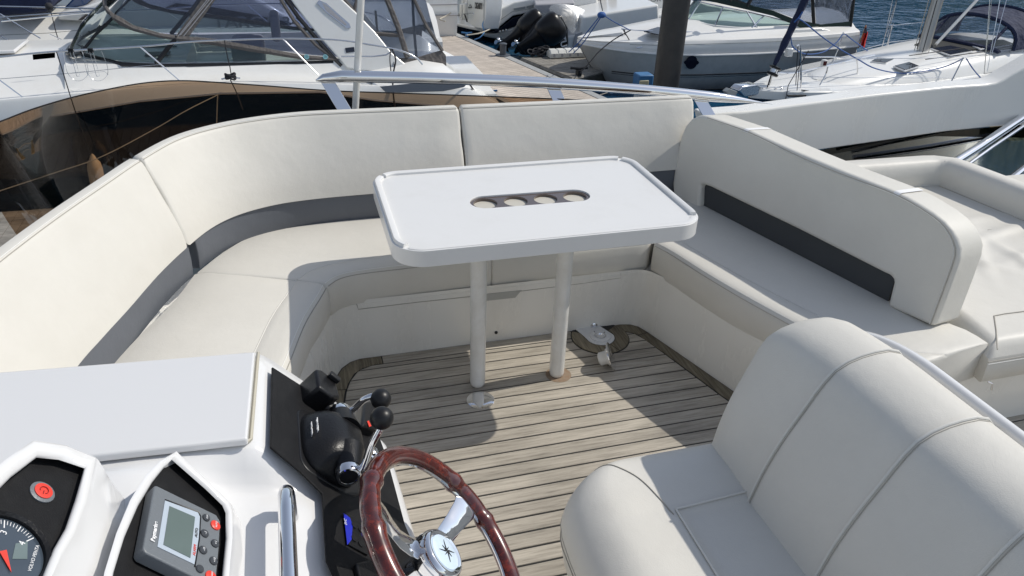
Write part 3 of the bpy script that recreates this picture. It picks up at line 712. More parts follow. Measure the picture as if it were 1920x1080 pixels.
# main body: cross sections along y; a lower well near the pods, the raised locker top beyond it
CX = [-1.3, -.6, -.42, -.34, -.27, -.21, -.17, -.145, -.128, -.112, -.10, -.06, -.02]
ZF = [LZ - .02] + [LZ - .012] * 6 + [LZ - .012, LZ - .0145, LZ - .026, LZ - .037, LZ - .0814, LZ - .1258]
ZNr = [.90, .92, .955, .965, .945, .905, .883, .876, .872, .868, .864, .848, LZ - .1258]
EDG = [qq(*p) for p in ((506, 660), (530, 672), (575, 702), (622, 735), (668, 770), (702, 797), (720, 814), (729, 834), (738, 862), (760, 935), (786, 1022), (797, 1060), (810, 1110))]
EDG = [(e.y, e.x) for e in EDG]
def edge_x(y):
    for (ya, xa), (yb, xb) in zip(EDG, EDG[1:]):
        if y >= yb and ya != yb: t = min(1, max(0, (ya - y) / (ya - yb))); return xa + (xb - xa) * t
    return EDG[-1][1]
YMX = EDG[0][0]
R = []
ysec = [.15, .4, .7, .9, .965, .98, .99, 1.0, 1.012, 1.03, 1.045, 1.055, 1.07, 1.1, 1.14, 1.18, 1.21, 1.24, 1.265, 1.28, YMX - .008, YMX]
ysec = [y for y in ysec if y < YMX - .01] + [YMX - .008, YMX]
for y in ysec:
    t = min(max((y - .985) / .055, 0), 1); t = t * t * (3 - 2 * t)
    q = [Vector((-1.3, y, .2))]
    e = edge_x(y); drop = -.010 * max(0, (y - (YMX - .012)) / .012) ** 2
    for x, zf, zn in zip(CX, ZF, ZNr):
        xx = min(x, e - .035 + (x + .02) * .1) if x > -.11 else x
        z = zn + (zf - zn) * t
        if xx < x: z = max(z, QP.z - (xx - QP.x) * 1.11 - .012) if t > .5 else z
        q.append(Vector((xx, y, z + drop)))
    zq = lambda x: QP.z - (x - QP.x) * 1.1106 - .0115
    for dx, dz in ((-.012, 0), (-.004, -.003), (.001, -.012), (.002, -.03)):
        q.append(Vector((e + dx, y, zq(e + dx) + dz + drop)))
    q += [Vector((e - .02, y, zq(e) - .10)), Vector((e - .05, y, .3)), Vector((e - .09, y, 0))]
    R.append(q)
obj('console_body', MB().loft(R, True, True), 'gelw', hc, angle=55)
# lid
lid = [G(-60, 702, LZ + .008), G(0, 697, LZ + .008), G(478, 659, LZ + .008), G(463, 822, LZ + .008), G(230, 848, LZ + .008), G(-60, 880, LZ + .008)]
obj('locker_lid', MB().prism([p - Vector((0, 0, .016)) for p in lid], (0, 0, .016)), 'gelw', hc, bevel=.004)
lg = [G(484, 662, LZ - .009), G(470, 824, LZ - .009), G(462, 830, LZ - .009), G(215, 857, LZ - .009)]
obj('lid_gap', MB().tube(lg, .0035, 6), mat('lid_gap', (.45, .42, .34), .6), hc)
# throttle side panel (black) on the slope
side = [(511, 688), (600, 745), (690, 803), (713, 823), (727, 862), (760, 985), (783, 1038), (790, 1100), (640, 1110), (613, 1050), (605, 925), (565, 885), (508, 838)]
blk = [qq(px, py, .006) for px, py in side]
obj('switch_panel', MB().prism([p - DN * .004 for p in blk], DN * .004), 'black', hc, bevel=.0008, seg=1)
# ---- pods
def pod(face, rimo, skirt, nm, recess=.012):
    f = [dq(px, py, -recess) for px, py in face]
    obj(nm + '_panel', MB().prism([p - DN * .003 for p in f], DN * .003), 'black', hc)
    ft = [dq(px, py, .0) for px, py in face]; fo = [dq(px, py, .004) for px, py in rimo]
    n = len(f); mid = [a.lerp(b, .35) + DN * .004 for a, b in zip(ft, fo)]; mid2 = [a.lerp(b, .8) + DN * .003 for a, b in zip(ft, fo)]
    sk = []
    c = sum(f, Vector()) / n
    for a, s_ in zip(fo, skirt):
        d = (a - c); d.y *= 1; d = Vector((d.x, d.y, 0)).normalized(); sk.append(a + d * s_ + Vector((0, 0, -.09 - s_ * .6)))
    sk1 = [a.lerp(b, .12) + Vector((0, 0, .004)) for a, b in zip(fo, sk)]
    sk2 = [a.lerp(b, .5) + Vector((0, 0, -.008)) for a, b in zip(fo, sk)]
    mb = MB().loft([f, ft, [a.lerp(b, .12) + DN * .003 for a, b in zip(ft, fo)], mid, mid2, fo, sk1, sk2, sk], True, False)
    obj(nm + '_hood', mb, 'gelw', hc, angle=55)
    return f
pod([(-90, 1010), (-20, 935), (20, 895), (68, 858), (110, 862), (158, 878), (140, 940), (122, 992), (100, 1030), (78, 1085), (60, 1130), (-90, 1130)],
    [(-120, 985), (-40, 905), (10, 862), (62, 826), (125, 835), (180, 858), (163, 940), (140, 1003), (115, 1045), (95, 1090), (78, 1150), (-120, 1150)],
    [.06, .06, .05, .045, .05, .03, .03, .03, .03, .03, .03, .03], 'left_instrument')
pod([(322, 862), (345, 882), (385, 917), (417, 948), (423, 962), (423, 1010), (418, 1060), (412, 1130), (200, 1130), (212, 1075), (232, 1010), (258, 950), (285, 905), (305, 880)],
    [(331, 846), (356, 872), (396, 908), (430, 942), (436, 960), (436, 1010), (431, 1062), (425, 1145), (182, 1145), (196, 1072), (218, 1000), (244, 938), (272, 892), (298, 865)],
    [.02, .03, .03, .03, .03, .03, .03, .03, .03, .035, .04, .045, .045, .04], 'right_instrument')
# tachometer
gc_ = dq(1, 1040, -.010)
gx = Vector((0, 1, 0)); gy = DN.cross(gx) * 1.0
if gy.z < 0: gy = -gy           # up along the dash
ga = obj('tachometer', MB().lathe([(.001, 0), (.053, 0), (.053, .007), (.050, .011), (.046, .008), (.046, .003), (.001, .003)], gc_, DN, 48), 'blackg', hc)
def gpnt(a, r, h=.0036): return gc_ + DN * h + gx * (math.sin(a) * r) + gy * (math.cos(a) * r)
obj('dial_face', MB().lathe([(.001, .003), (.0455, .003), (.0455, .0034), (.001, .0034)], gc_, DN, 48), mat('dial_face', (.045, .06, .08), .2, 0, None, None, .3), ga)
mb = MB()
for k in range(0, 41):
    a = math.radians(76 + 51 * (k / 10 - 3)); maj = k % 5 == 0
    mb.tube([gpnt(a, .043), gpnt(a, .043 - (.0105 if k % 10 == 0 else .008 if maj else .0055))], .0008 if maj else .00045, 4)
obj('dial_marks', mb, 'white', ga)
for n_ in range(5):
    a = math.radians(76 + 51 * (n_ - 3)); text('dial_number', str(n_), .0105, 'white', gpnt(a, .0265, .0038), gx, gy, ga, center=True)
text('dial_print', 'VOLVO PENTA', .0056, 'white', gpnt(math.radians(166), .034, .0038), gx, gy, ga, center=True)
obj('dial_window', MB().prism([gpnt(math.radians(118), .020, .0036), gpnt(math.radians(128), .034, .0036), gpnt(math.radians(172), .027, .0036), gpnt(math.radians(196), .012, .0036)], DN * .0003), 'lcd', ga)
obj('needle', MB().prism([gpnt(math.radians(-125), .026, .0045), gpnt(math.radians(-20), .0045, .0045), gpnt(math.radians(120), .0045, .0045)], DN * .0009), 'red', ga)
# red start button
rbp = dq(78, 924, -.012)
bt = obj('start_button', MB().lathe([(.001, 0), (.0155, 0), (.0155, .002), (.013, .0032), (.001, .0032)], rbp, DN, 32), 'dplas', hc)
obj('button_face', MB().lathe([(.001, .003), (.0112, .003), (.0112, .0046), (.0085, .0052), (.001, .0048)], rbp, DN, 28), 'red', bt)
arc_ = [rbp + DN * .0055 + gx * (.0052 * math.cos(t)) + gy * (.0052 * math.sin(t)) for t in [math.radians(-150 + 270 * k / 14) for k in range(15)]]
obj('button_symbol', MB().tube(arc_, .0006, 5).tube([rbp + DN * .0055 - gx * .001, rbp + DN * .0055 - gx * .006], .0006, 5), mat('dark_red', (.25, .01, .01), .5), bt)
# autopilot display
U = Vector((0, -1, 0)); 
c00 = dq(281, 919, .0); ey = (dq(258, 1040, 0) - c00); ex = dq(403, 978, 0) - c00
def ap(u, v, h=.013): return c00 + ex * u + ey * v + DN * h
apc = [ap(u, v, -.010) for u, v in ((0, .0), (.03, -.02), (.95, -.02), (1.02, .06), (1.03, .5), (1.02, 1.02), (.95, 1.08), (.04, 1.02), (0, .98))]
dv = obj('autopilot_display', MB().prism(apc, DN * .020), 'dplas', hc, bevel=.003)
obj('display_bezel', MB().prism([ap(.17, .16, .0103), ap(.66, .10, .0103), ap(.695, .15, .0103), ap(.71, .5, .0103), ap(.69, .90, .0103), ap(.17, .88, .0103)], DN * .0006), 'lcdf', dv)
obj('display_dark_line', MB().tube([ap(.17, .145, .0106), ap(.67, .085, .0106), ap(.705, .14, .0106), ap(.722, .5, .0106), ap(.70, .93, .0106)], .0011, 5), 'blackm', dv)
obj('lcd_screen', MB().prism([ap(.24, .22, .0112), ap(.62, .20, .0112), ap(.62, .84, .0112), ap(.24, .82, .0112)], DN * .0005), 'lcd', dv)
text('brand_print', 'Raymarine', .0082, 'white', ap(.12, .84, .0112), -ey, -ex, dv, .0003, 1, .0003)
text('screen_print', 'AUTO', .006, 'black_p', ap(.685, .50, .0112), -ey, -ex, dv)
text('screen_print', 'ALARM', .006, 'red', ap(.685, .78, .0112), -ey, -ex, dv)
def button(u, v, r, m, s_=None, sz=.006):
    c = ap(u, v, .0095); b_ = obj('button', MB().lathe([(.001, 0), (r, 0), (r, .0022), (r * .8, .0034), (.001, .0034)], c, DN, 22), m, dv)
    if s_: text('button_print', s_, sz, 'white', c + DN * .0036, Vector((0, 1, 0)), -ex, b_, center=True)
bk = mat('dark_button', (.045, .05, .058), .4)
button(.79, .12, .0062, bk, 'DISP', .0036); button(.94, .17, .0082, 'red', 'AUTO', .0042)
button(.79, .38, .0066, bk, '-1', .006); button(.955, .46, .0066, bk, '+1', .006)
button(.79, .64, .0066, bk, '-10', .005); button(.955, .73, .0066, bk, '+10', .005)
button(.77, .93, .0062, bk, None); button(.935, .97, .0088, 'red', 'STANDBY', .0032)
# ---- chrome grab handle
h0 = G(536, 915, .925); h1 = h0 + Vector((0, -.55, 0))
gh = obj('grab_handle', MB().tube([h0 + Vector((0, .004, -.07)), h0 + Vector((0, .003, -.02)), h0 + Vector((0, -.004, -.006)), h0 + Vector((0, -.016, 0)), h0 + Vector((0, -.05, 0)), h1], [.0125, .0125, .0125, .0128, .0128, .0128], 20), 'chrome', hc)
# ---- throttle control
tc_ = empty('throttle_control', qq(600, 840), 'black twin-lever engine throttle with chrome arms and ball knobs on the dashboard', 'throttle')
TB = qq(607, 850, .0)
tx, ty, tn = gx, -DN.cross(gx).normalized() * -1, DN
tdown = DN.cross(gx).normalized()
if tdown.z > 0: tdown = -tdown
# housing: lofted domed box
def tp_(a, b, h): return TB + gx * a + tdown * b + DN * h
R = []
for h, sa, sb, sh in ((0.004, .078, .062, 0), (.012, .080, .063, 0), (.020, .076, .060, 0), (.032, .072, .055, .001), (.046, .066, .047, .004), (.058, .054, .038, .007), (.066, .036, .026, .010), (.069, .015, .012, .012)):
    R.append([tp_(sa * math.copysign(abs(math.cos(t)) ** .62, math.cos(t)), sh + sb * math.copysign(abs(math.sin(t)) ** .62, math.sin(t)), h) for t in [2 * pi * k / 40 for k in range(40)]])
obj('housing', MB().loft(R, True, True), 'blackg', tc_, angle=60)
obj('base_flange', MB().prism([tp_(a, b, 0) for a, b in rrect(.0, .004, .175, .142, .03)], DN * .008), 'blackm', tc_, bevel=.003)
# VOLVO PENTA print on housing end (upper side towards the bow)
text('brand_print', 'VOLVO', .0115, 'white', tp_(-.022, -.054, .0405), gx, -tdown * .5 + DN * .85, tc_, .0006, 1, .0004)
text('brand_print', 'PENTA', .0115, 'white', tp_(-.022, -.0575, .029), gx, -tdown * .5 + DN * .85, tc_, .0006, 1, .0004)
sd = DN.cross(gx)
for sgn, kn in ((1, (714, 748)), (-1, (716, 784))):
    hub = tp_(sgn * .072, .012, .040)
    obj('hub_boot', MB().tube([tp_(sgn * .03, .012, .042), tp_(sgn * .078, .012, .041)], [.034, .023], 24), 'blackg', tc_)
    cap = obj('hub_cap', MB().lathe([(.0225, 0), (.0225, .012), (.020, .016), (.017, .0165), (.0165, .0145), (.001, .0145)], tp_(sgn * .078, .012, .041), gx * sgn, 30), 'chrome', tc_)
    obj('cap_centre', MB().lathe([(.001, .0146), (.016, .0146), (.015, .0158), (.001, .016)], tp_(sgn * .078, .012, .041), gx * sgn, 26), 'blackg', cap)
    root = tp_(sgn * .084, .012, .041)
    # knob position: on the sight line, over a plane parallel to x at this lever's y
    kp = P(kn[0], kn[1], root.y - sgn * .012)
    t = kp - root
    pts = [root, root + DN * .022 + tdown * .012, root + t * .34 + DN * .030, root + t * .68 + DN * .026, kp + (root - kp).normalized() * .012]
    pts = crom(pts, 18)
    lv = obj('lever', MB().tube(pts, [.0075 - .0018 * i / 17 for i in range(18)], 14), 'chrome', tc_)
    obj('ball_knob', MB().ball(kp, .0205, 26), 'blackm', lv)
# ---- phone/handset bracket and other black bits
bk_ = empty('handset_bracket', qq(585, 735), 'black plastic handset bracket at the far corner of the switch panel', 'bracket')
bp = qq(583, 760, 0)
def bb(a, b, h): return bp + gx * a + tdown * b + DN * h
obj('cradle', MB().prism([bb(-.018, -.028, 0), bb(.040, -.032, 0), bb(.052, -.018, 0), bb(.045, .022, 0), bb(-.006, .030, 0), bb(-.02, .012, 0)], DN * .052), 'blackg', bk_, bevel=.006)
obj('clip', MB().prism([bb(.034, -.004, .052), bb(.05, .0, .052), bb(.044, .026, .052), bb(.03, .022, .052)], DN * .012), 'blackm', bk_, bevel=.003)
hx = empty('handset', qq(640, 770), 'slim black handset lying beside the throttle levers', 'handset')
obj('body', MB().tube([qq(598, 752, .016), qq(630, 778, .02), qq(655, 802, .02), qq(668, 815, .014)], [.013, .0165, .017, .012], 16), 'blackg', hx)
obj('edge_line', MB().tube([qq(594, 775, .014), qq(625, 800, .016), qq(640, 808, .016)], .0012, 6), 'steel', hx)
kb = empty('kill_switch', qq(680, 795), 'black switch block with small red mark next to the ball knobs', 'switch')
obj('block', MB().prism([qq(664, 770, 0), qq(690, 765, 0), qq(706, 800, 0), qq(690, 822, 0), qq(660, 815, 0)], DN * .03), 'blackg', kb, bevel=.006)
obj('red_mark', MB().prism([qq(688, 790, .031), qq(691, 789, .031), qq(696, 799, .031), qq(692, 801, .031)], DN * .0008), 'red', kb)
ks = obj('chrome_knob', MB().lathe([(.001, 0), (.016, 0), (.016, .004), (.012, .006), (.012, .012), (.009, .014), (.001, .013)], qq(697, 853, .007), DN, 8), 'chrome', kb)
# control pad with blue print
cpad = [qq(px, py, .007) for px, py in ((644, 962), (688, 997), (688, 1043), (651, 1022))]
cpo = obj('engine_keypad', MB().prism(cpad, DN * .003), 'blackg', hc, bevel=.001, seg=1)
def kq(px, py, o_=.0104): return qq(px, py, o_)
obj('blue_band', MB().prism([kq(644, 962), kq(656, 971), kq(661, 985), kq(659, 1012), kq(651, 1022)], DN * .0003), 'blue', cpo)
text('keypad_print', 'EVC', .0075, 'white', kq(650.5, 985, .0109), gx, -tdown, cpo)
for (px, py, s_) in ((664, 985, 'START'), (677, 994, 'START'), (664, 1010, 'STOP'), (677, 1020, 'STOP')):
    obj('key', MB().lathe([(.001, 0), (.0065, 0), (.0065, .0012), (.001, .0015)], kq(px, py), DN, 18), 'blackm', cpo)
    text('keypad_print', s_, .0042, 'white', kq(px + 4, py + 6, .0109), gx, -tdown, cpo)
sk_ = obj('lower_switch', MB().prism([qq(660, 1062, .007), qq(712, 1050, .007), qq(718, 1085, .007), qq(668, 1095, .007)], DN * .010), 'blackg', hc, bevel=.003)
# ================================================================== STEERING WHEEL
WC = Vector((.166, .865, .79)); WT, WY = .713, -.143
WN_ = Vector((math.cos(WT) * math.cos(WY), math.cos(WT) * math.sin(WY), math.sin(WT)))
WU = Vector((0, 0, 1)).cross(WN_).normalized(); WV = WN_.cross(WU)
def wp(a, r, h=0.): return WC + (WU * math.cos(a) + WV * math.sin(a)) * r + WN_ * h
swh = empty('steering_wheel', WC, 'polished dark red mahogany steering wheel with chrome spokes', 'steering wheel')
RR = .2 - .0165
pts = []; rad = []
for k in range(144):
    a = 2 * pi * k / 144; pts.append(wp(a, RR)); g = math.cos(a * 12)
    rad.append(.0162 + .0005 * math.cos(a * 12))
SPK = [math.radians(112), math.radians(232), math.radians(352)]
# spokes directed by where the photograph shows them: find angle whose rim point projects nearest (897, 905)
def scr(p):
    c = RM @ (p - EY); return F_PX * c.x / c.z + 960, F_PX * c.y / c.z + 540
best = min(range(720), key=lambda k: (scr(wp(k * pi / 360, RR))[0] - 872) ** 2 + (scr(wp(k * pi / 360, RR))[1] - 945) ** 2)
A0 = best * pi / 360; SPK = [A0, A0 + 2 * pi / 3, A0 - 2 * pi / 3]
for k in range(144):
    a = 2 * pi * k / 144
    dmin = min(abs((a - s_ + pi) % (2 * pi) - pi) for s_ in SPK)
    # swelling grips either side of each spoke
    rad[k] = .0168 + .0028 * math.exp(-((dmin - .26) / .05) ** 2) - .0012 * math.exp(-((dmin - .17) / .04) ** 2)
obj('wooden_rim', MB().tube(pts, rad, 22, cyc=True), 'mahog', swh, angle=80)
ring = [wp(2 * pi * k / 96, RR - .0145, -.004) for k in range(96)]
obj('steel_band', MB().tube(ring, .0035, 8, cyc=True), 'chrome', swh)
for s_ in SPK:
    R = []
    for r, wd, h, th in ((.036, .020, -.030, .004), (.060, .021, -.032, .0035), (.085, .020, -.030, .003), (.115, .021, -.020, .003), (.145, .025, -.008, .003), (.170, .030, -.003, .003)):
        u = WU * math.cos(s_) + WV * math.sin(s_); v = -WU * math.sin(s_) + WV * math.cos(s_); c = WC + u * r + WN_ * h
        R.append([c - v * wd + WN_ * 0, c - v * wd * .6 + WN_ * th * 1.6, c + v * wd * .6 + WN_ * th * 1.6, c + v * wd, c + v * wd * .5 - WN_ * th, c - v * wd * .5 - WN_ * th])
    obj('spoke', MB().loft(R, True, True), 'chrome', swh, bevel=.0015, seg=2)
obj('hub', MB().lathe([(.030, -.055), (.045, -.040), (.048, -.025), (.046, -.012), (.042, -.005), (.038, -.004), (.0335, -.008), (.001, -.008)], WC, WN_, 48), 'chrome', swh, angle=60)
badge = obj('hub_badge', MB().lathe([(.001, -.008), (.033, -.008), (.032, -.005), (.024, -.003), (.001, -.002)], WC, WN_, 40), mat('badge', (.62, .74, .86), .12, 0, None, None, .8), swh)
mb = MB()
for k in range(8):
    a = 2 * pi * k / 8 + .35; L_ = .021 if k % 2 == 0 else .013
    t = wp(a, L_, -.0012); l_ = wp(a + .5, .0045, -.0008); c = wp(a, 0, -.0008); mb.add([t, l_, c, t - WN_ * .001, l_ - WN_ * .001, c - WN_ * .001], [(0, 1, 2), (3, 5, 4), (0, 3, 4, 1), (1, 4, 5, 2), (2, 5, 3, 0)])
obj('compass_rose', mb, 'black_p', badge)
obj('column', MB().tube([WC - WN_ * .045, WC - WN_ * .15], [.026, .030], 28), 'chrome', swh)
# ================================================================== COAMING, SMOKED SCREEN, RAIL
scr_px = [(-60, 248), (0, 228), (60, 205), (130, 184), (200, 168), (260, 157), (310, 152), (355, 151.5), (400, 154), (500, 161), (620, 170), (760, 175), (900, 180), (1027, 185), (1130, 189), (1215, 194), (1283, 199)]
scr_z = [.93, .925, .92, .91, .90, .895, .885, .88, .87, .85, .835, .825, .815, .81, .805, .80, .795]
topc = [G(px, py, z) for (px, py), z in zip(scr_px, scr_z)]
topc = crom(topc, 90)
botc = []
Rr = []
for i, p in enumerate(topc):
    t = (topc[min(i + 1, 89)] - topc[max(i - 1, 0)]).normalized(); n = Vector((-t.y, t.x, 0)).normalized()
    if n.y < 0: n = -n
    Rr.append([p + n * (-.115 * u ** 1.3) + Vector((0, 0, -.50 * u)) + n * .03 * math.sin(pi * u) for u in [k / 14 for k in range(15)]])
scn = obj('wind_deflector', MB().loft(Rr, False, False), 'smoke', angle=80)
props(scn, 'curved smoked acrylic wind deflector standing outside the back cushions', 'windscreen')
obj('edge', MB().tube([r[0] for r in Rr], .003, 6), mat('acrylic_edge', (.012, .009, .007), .3), scn)
# moulded coaming that carries the screen
cor = [r[-1] for r in Rr]
cr1 = []
for i, p in enumerate(cor):
    t = (cor[min(i + 1, 89)] - cor[max(i - 1, 0)]).normalized(); n = Vector((-t.y, t.x, 0)).normalized()
    if n.y < 0: n = -n
    cr1.append([p - n * .16 + Vector((0, 0, -.16)), p - n * .10 + Vector((0, 0, .004)), p - n * .03 + Vector((0, 0, .012)), p + n * .01 + Vector((0, 0, .0)), p + n * .06 + Vector((0, 0, -.12)), p + n * .14 + Vector((0, 0, -.9)), p + n * .2 + Vector((0, 0, -1.6))])
obj('coaming', MB().loft(cr1, False, False), 'gel', kind='structure', angle=50)
# own hull side and side deck below
hullm = MB()
hl = [(-7, 2.6), (-5, 3.3), (-2, 3.75), (1, 3.85), (4, 3.8), (6.0, 3.7)]
hullm.loft([[Vector((x, y - .75, -1.0)) for x, y in hl], [Vector((x, y, -1.02)) for x, y in hl], [Vector((x, y, -1.4)) for x, y in hl], [Vector((x, y - .25, -3.4)) for x, y in hl]], False, False)
obj('own_hull', hullm, 'gel', kind='structure', angle=60)
# stainless rail on raked brackets
ra = empty('deflector_rail', (1.2, 3.4, .8), 'long polished stainless rail on three raked brackets above the smoked deflector', 'rail')
rp = [P(px, py, 3.40) for px, py in ((592, 149), (612, 143.5), (640, 143), (800, 146.5), (1000, 154), (1200, 168), (1350, 183), (1420, 191.5), (1449, 195.5))]
rp = [P(592, 151, 3.4), P(606, 146.5, 3.4)] + crom(rp[2:], 40)
rad = [.003, .018] + [.0255] * 33 + [.024, .021, .017, .012, .007, .003, .001]
obj('rail', MB().tube(rp, rad, 24), 'chrome', ra, angle=60)
for a, b, c, d in (((600, 152), (627, 152), (658, 204), (631, 205)), ((1022, 157), (1047, 158), (1060, 187), (1037, 188)), ((1297, 180), (1322, 181), (1340, 212), (1316, 214))):
    q = [P(*a, 3.41), P(*b, 3.41), P(*c, 3.36), P(*d, 3.36)]
    ext = (q[2] - q[1]).normalized() * .10; q[2] = q[2] + ext; q[3] = q[3] + ext
    obj('bracket', MB().prism(q, (0, .012, 0)), 'chrome', ra, bevel=.002)
# white staff
s0, s1_ = P(683, -120, 3.45), P(666, 212, 3.45)
st = obj('white_pole', MB().tube([s0, s0.lerp(s1_, .5), s1_ + (s1_ - s0).normalized() * .15], .0155, 18), 'leg'); props(st, 'thin white pole rising behind the left end of the stainless rail', 'pole')
# white wing of the radar arch at the right
wt = [(1320, 215), (1400, 209), (1500, 195.5), (1644, 177), (1779, 162.6), (1850, 158), (1868, 155), (1882, 149), (1900, 138), (1920, 127), (1990, 85), (2100, 20)]
wb = [(1573, 276), (1650, 265), (1772, 247), (1850, 239), (1916, 235), (1990, 229), (2100, 222)]
YW = 3.42
poly = [P(*p, YW) for p in wt] + [P(*p, YW) for p in reversed(wb)]
poly.append(P(1480, 290, YW)); poly.append(P(1330, 260, YW))
lowp = [P(1480, 292, YW + .05), P(1560, 278, YW + .05), P(1650, 264, YW + .05), P(1772, 246, YW + .05), P(1916, 234, YW + .05), P(2100, 222, YW + .05), P(2100, 420, YW - .05), P(1480, 420, YW - .05)]
lp_ = obj('tinted_side_panel', MB().prism(lowp, (0, .006, 0)), 'smoked'); props(lp_, 'smoked acrylic side panel filling the gap below the white arch panel', 'windscreen')
wing = obj('arch_wing', MB().prism(poly, (0, .12, 0)), 'gel', bevel=.012, angle=50)
props(wing, 'broad white moulded arch panel sweeping up to the right edge behind the backrest', 'arch panel')
# stainless ladder rails beyond the sunpad
lr = empty('boarding_rail', (3.4, 3.2, .3), 'pair of thick stainless rails slanting up behind the sunpad at the right edge', 'rail')
obj('rail', MB().tube([P(1762, 322, 3.05), P(1835, 276, 3.2), P(1915, 222, 3.40)], .024, 18), 'chrome', lr)
obj('rail', MB().tube([P(1785, 330, 3.06), P(1860, 276, 3.22), P(1940, 222, 3.42)], .010, 14), 'chrome', lr)
obj('rail', MB().tube([P(1862, 362, 2.9), P(1925, 312, 3.1), P(1990, 262, 3.3)], .020, 18), 'chrome', lr)
# ================================================================== MARINA
WZ, PZ = -3.2, -2.75
def water_mat():
    m = bpy.data.materials.new('harbour_water'); t, b = nodes(m); L = t.links.new
    b.inputs['Base Color'].default_value = (.006, .055, .12, 1); b.inputs['Roughness'].default_value = .03; b.inputs['Specular IOR Level'].default_value = .35
    tc = t.nodes.new('ShaderNodeTexCoord'); prev = None
    for sc, st, ds, sx in ((.9, .9, .12, 1.4), (3.5, .6, .04, 1.6)):
        mp = t.nodes.new('ShaderNodeMapping'); mp.inputs['Scale'].default_value = (sc, sc * sx, sc)
        n = t.nodes.new('ShaderNodeTexNoise'); n.inputs['Scale'].default_value = 1; n.inputs['Detail'].default_value = 3; n.inputs['Distortion'].default_value = .6
        k = t.nodes.new('ShaderNodeBump'); k.inputs['Strength'].default_value = st; k.inputs['Distance'].default_value = ds
        L(tc.outputs['Object'], mp.inputs[0]); L(mp.outputs[0], n.inputs['Vector']); L(n.outputs['Fac'], k.inputs['Height'])
        if prev: L(prev.outputs[0], k.inputs['Normal'])
        prev = k
    L(prev.outputs[0], b.inputs['Normal']); return m
M['water'] = water_mat()
obj('water', MB().add([(-900, -900, WZ), (900, -900, WZ), (900, 900, WZ), (-900, 900, WZ)], [(0, 1, 2, 3)]), 'water', kind='structure')
# wooded shore across the harbour
M['wood'] = mat('tree_covered_slope', (.035, .055, .02), .9, 0, (.5, 1, 2.), (.25, .8, (.012, .02, .008)))
mb = MB(); rs = []
for k in range(61):
    a = math.radians(-70 + 200 * k / 60); r = 130 + 14 * math.sin(k * .7); h = 25 + 4 * math.sin(k * 1.3) + 3 * math.sin(k * 2.9)
    rs.append([Vector((r2 * math.sin(a), r2 * math.cos(a), z)) for r2, z in ((r, WZ - .5), (r + 3, WZ + 1.2), (r + 8, WZ + h * .6), (r + 18, WZ + h), (r + 60, WZ + h * 1.3))])
obj('far_bank', mb.loft(rs, False, False), 'wood', kind='structure', label='dark wooded bank across the harbour', angle=180)
M.update(
    pont=planks_mat('sunbleached_deck_board', (.66, .59, .51), (.52, .46, .40), (.30, .26, .22), 0, .85),
    pontd=planks_mat('old_grey_deck_board', (.36, .34, .30), (.25, .235, .21), (.11, .10, .095), 0, .85),
    kerb=mat('pontoon_kerb', (.36, .37, .37), .7, 0, (60, .4), (8, .6, (.22, .22, .22))),
    under=mat('pontoon_float', (.05, .05, .045), .9, 0, None, (5, .8, (.015, .02, .012))),
    hullw=gelcoat('white_hull', (.74, .74, .72), .2, .3),
    navy=mat('navy_hull', (.006, .009, .022), .08, 0, None, None, .8),
    hgrey=mat('grey_hull', (.47, .47, .45), .14, 0, None, (3, .35, (.19, .19, .18)), .7),
    deckw=gelcoat('deck_moulding', (.77, .765, .74), .34, .3),
    nonslip=mat('non_slip_deck', (.62, .62, .60), .6, 0, (300, .6), (5, .4, (.5, .5, .47))),
    canvas=mat('grey_canvas', (.12, .11, .105), .85, 0, (14, 1, .03), (6, .5, (.07, .065, .06))),
    canvasb=mat('black_canvas', (.012, .014, .014), .85, 0, (10, 1, .02)),
    canvasn=mat('navy_canvas', (.012, .02, .06), .85, 0, (5, 1, .08), (3, .5, (.006, .01, .03))),
    canvasg=mat('dark_green_canvas', (.012, .03, .025), .85, 0, (10, 1, .02)),
    frame=mat('black_window_frame', (.012, .012, .013), .25),
    glass=clear('tinted_window', (.66, .73, .72), ior=1.3, rough=.01, haze=.05, hcol=(.35, .42, .45)),
    vin=clear('clear_vinyl', (.70, .73, .78), ior=1.3, rough=.05, haze=.10, hcol=(.55, .6, .68), bump=.5),
    vinb=clear('blue_tinted_vinyl', (.72, .75, .83), ior=1.28, rough=.04, haze=.06, hcol=(.32, .35, .42), bump=.6),
    milky=clear('milky_cover', (.72, .74, .76), rough=.4, ior=1.12, haze=.22, hcol=(.62, .65, .68), bump=.6),
    greeng=clear('green_glass', (.52, .68, .66), rough=.01, haze=.04),
    dkglass=mat('dark_glazing', (.010, .013, .024), .1, 0, None, None, 0, .3),
    anti=mat('antifoul', (.012, .013, .016), .6),
    alu=mat('anodised_mast', (.50, .50, .50), .35, .6),
    pile=mat('black_pile_sleeve', (.030, .029, .028), .5, 0, (12, .6, .01), (4, .6, (.06, .055, .05))),
    tan=mat('tan_fender', (.50, .40, .28), .5), fend=mat('white_fender', (.66, .66, .63), .45, 0, None, (8, .5, (.5, .5, .46))),
    bluep=mat('blue_cleat_paint', (.04, .15, .32), .45), cream=mat('cream_plastic', (.55, .5, .32), .5), redf=mat('red_ensign', (.65, .03, .02), .7),
    upg=mat('grey_upholstery', (.35, .35, .37), .7), interior=mat('boat_interior', (.30, .30, .30), .6), yel=mat('yellow_post', (.5, .3, .03), .6),
    prop=mat('painted_propeller', (.25, .36, .5), .2, .7), gmark=mat('grey_lettering', (.25, .27, .28), .4))
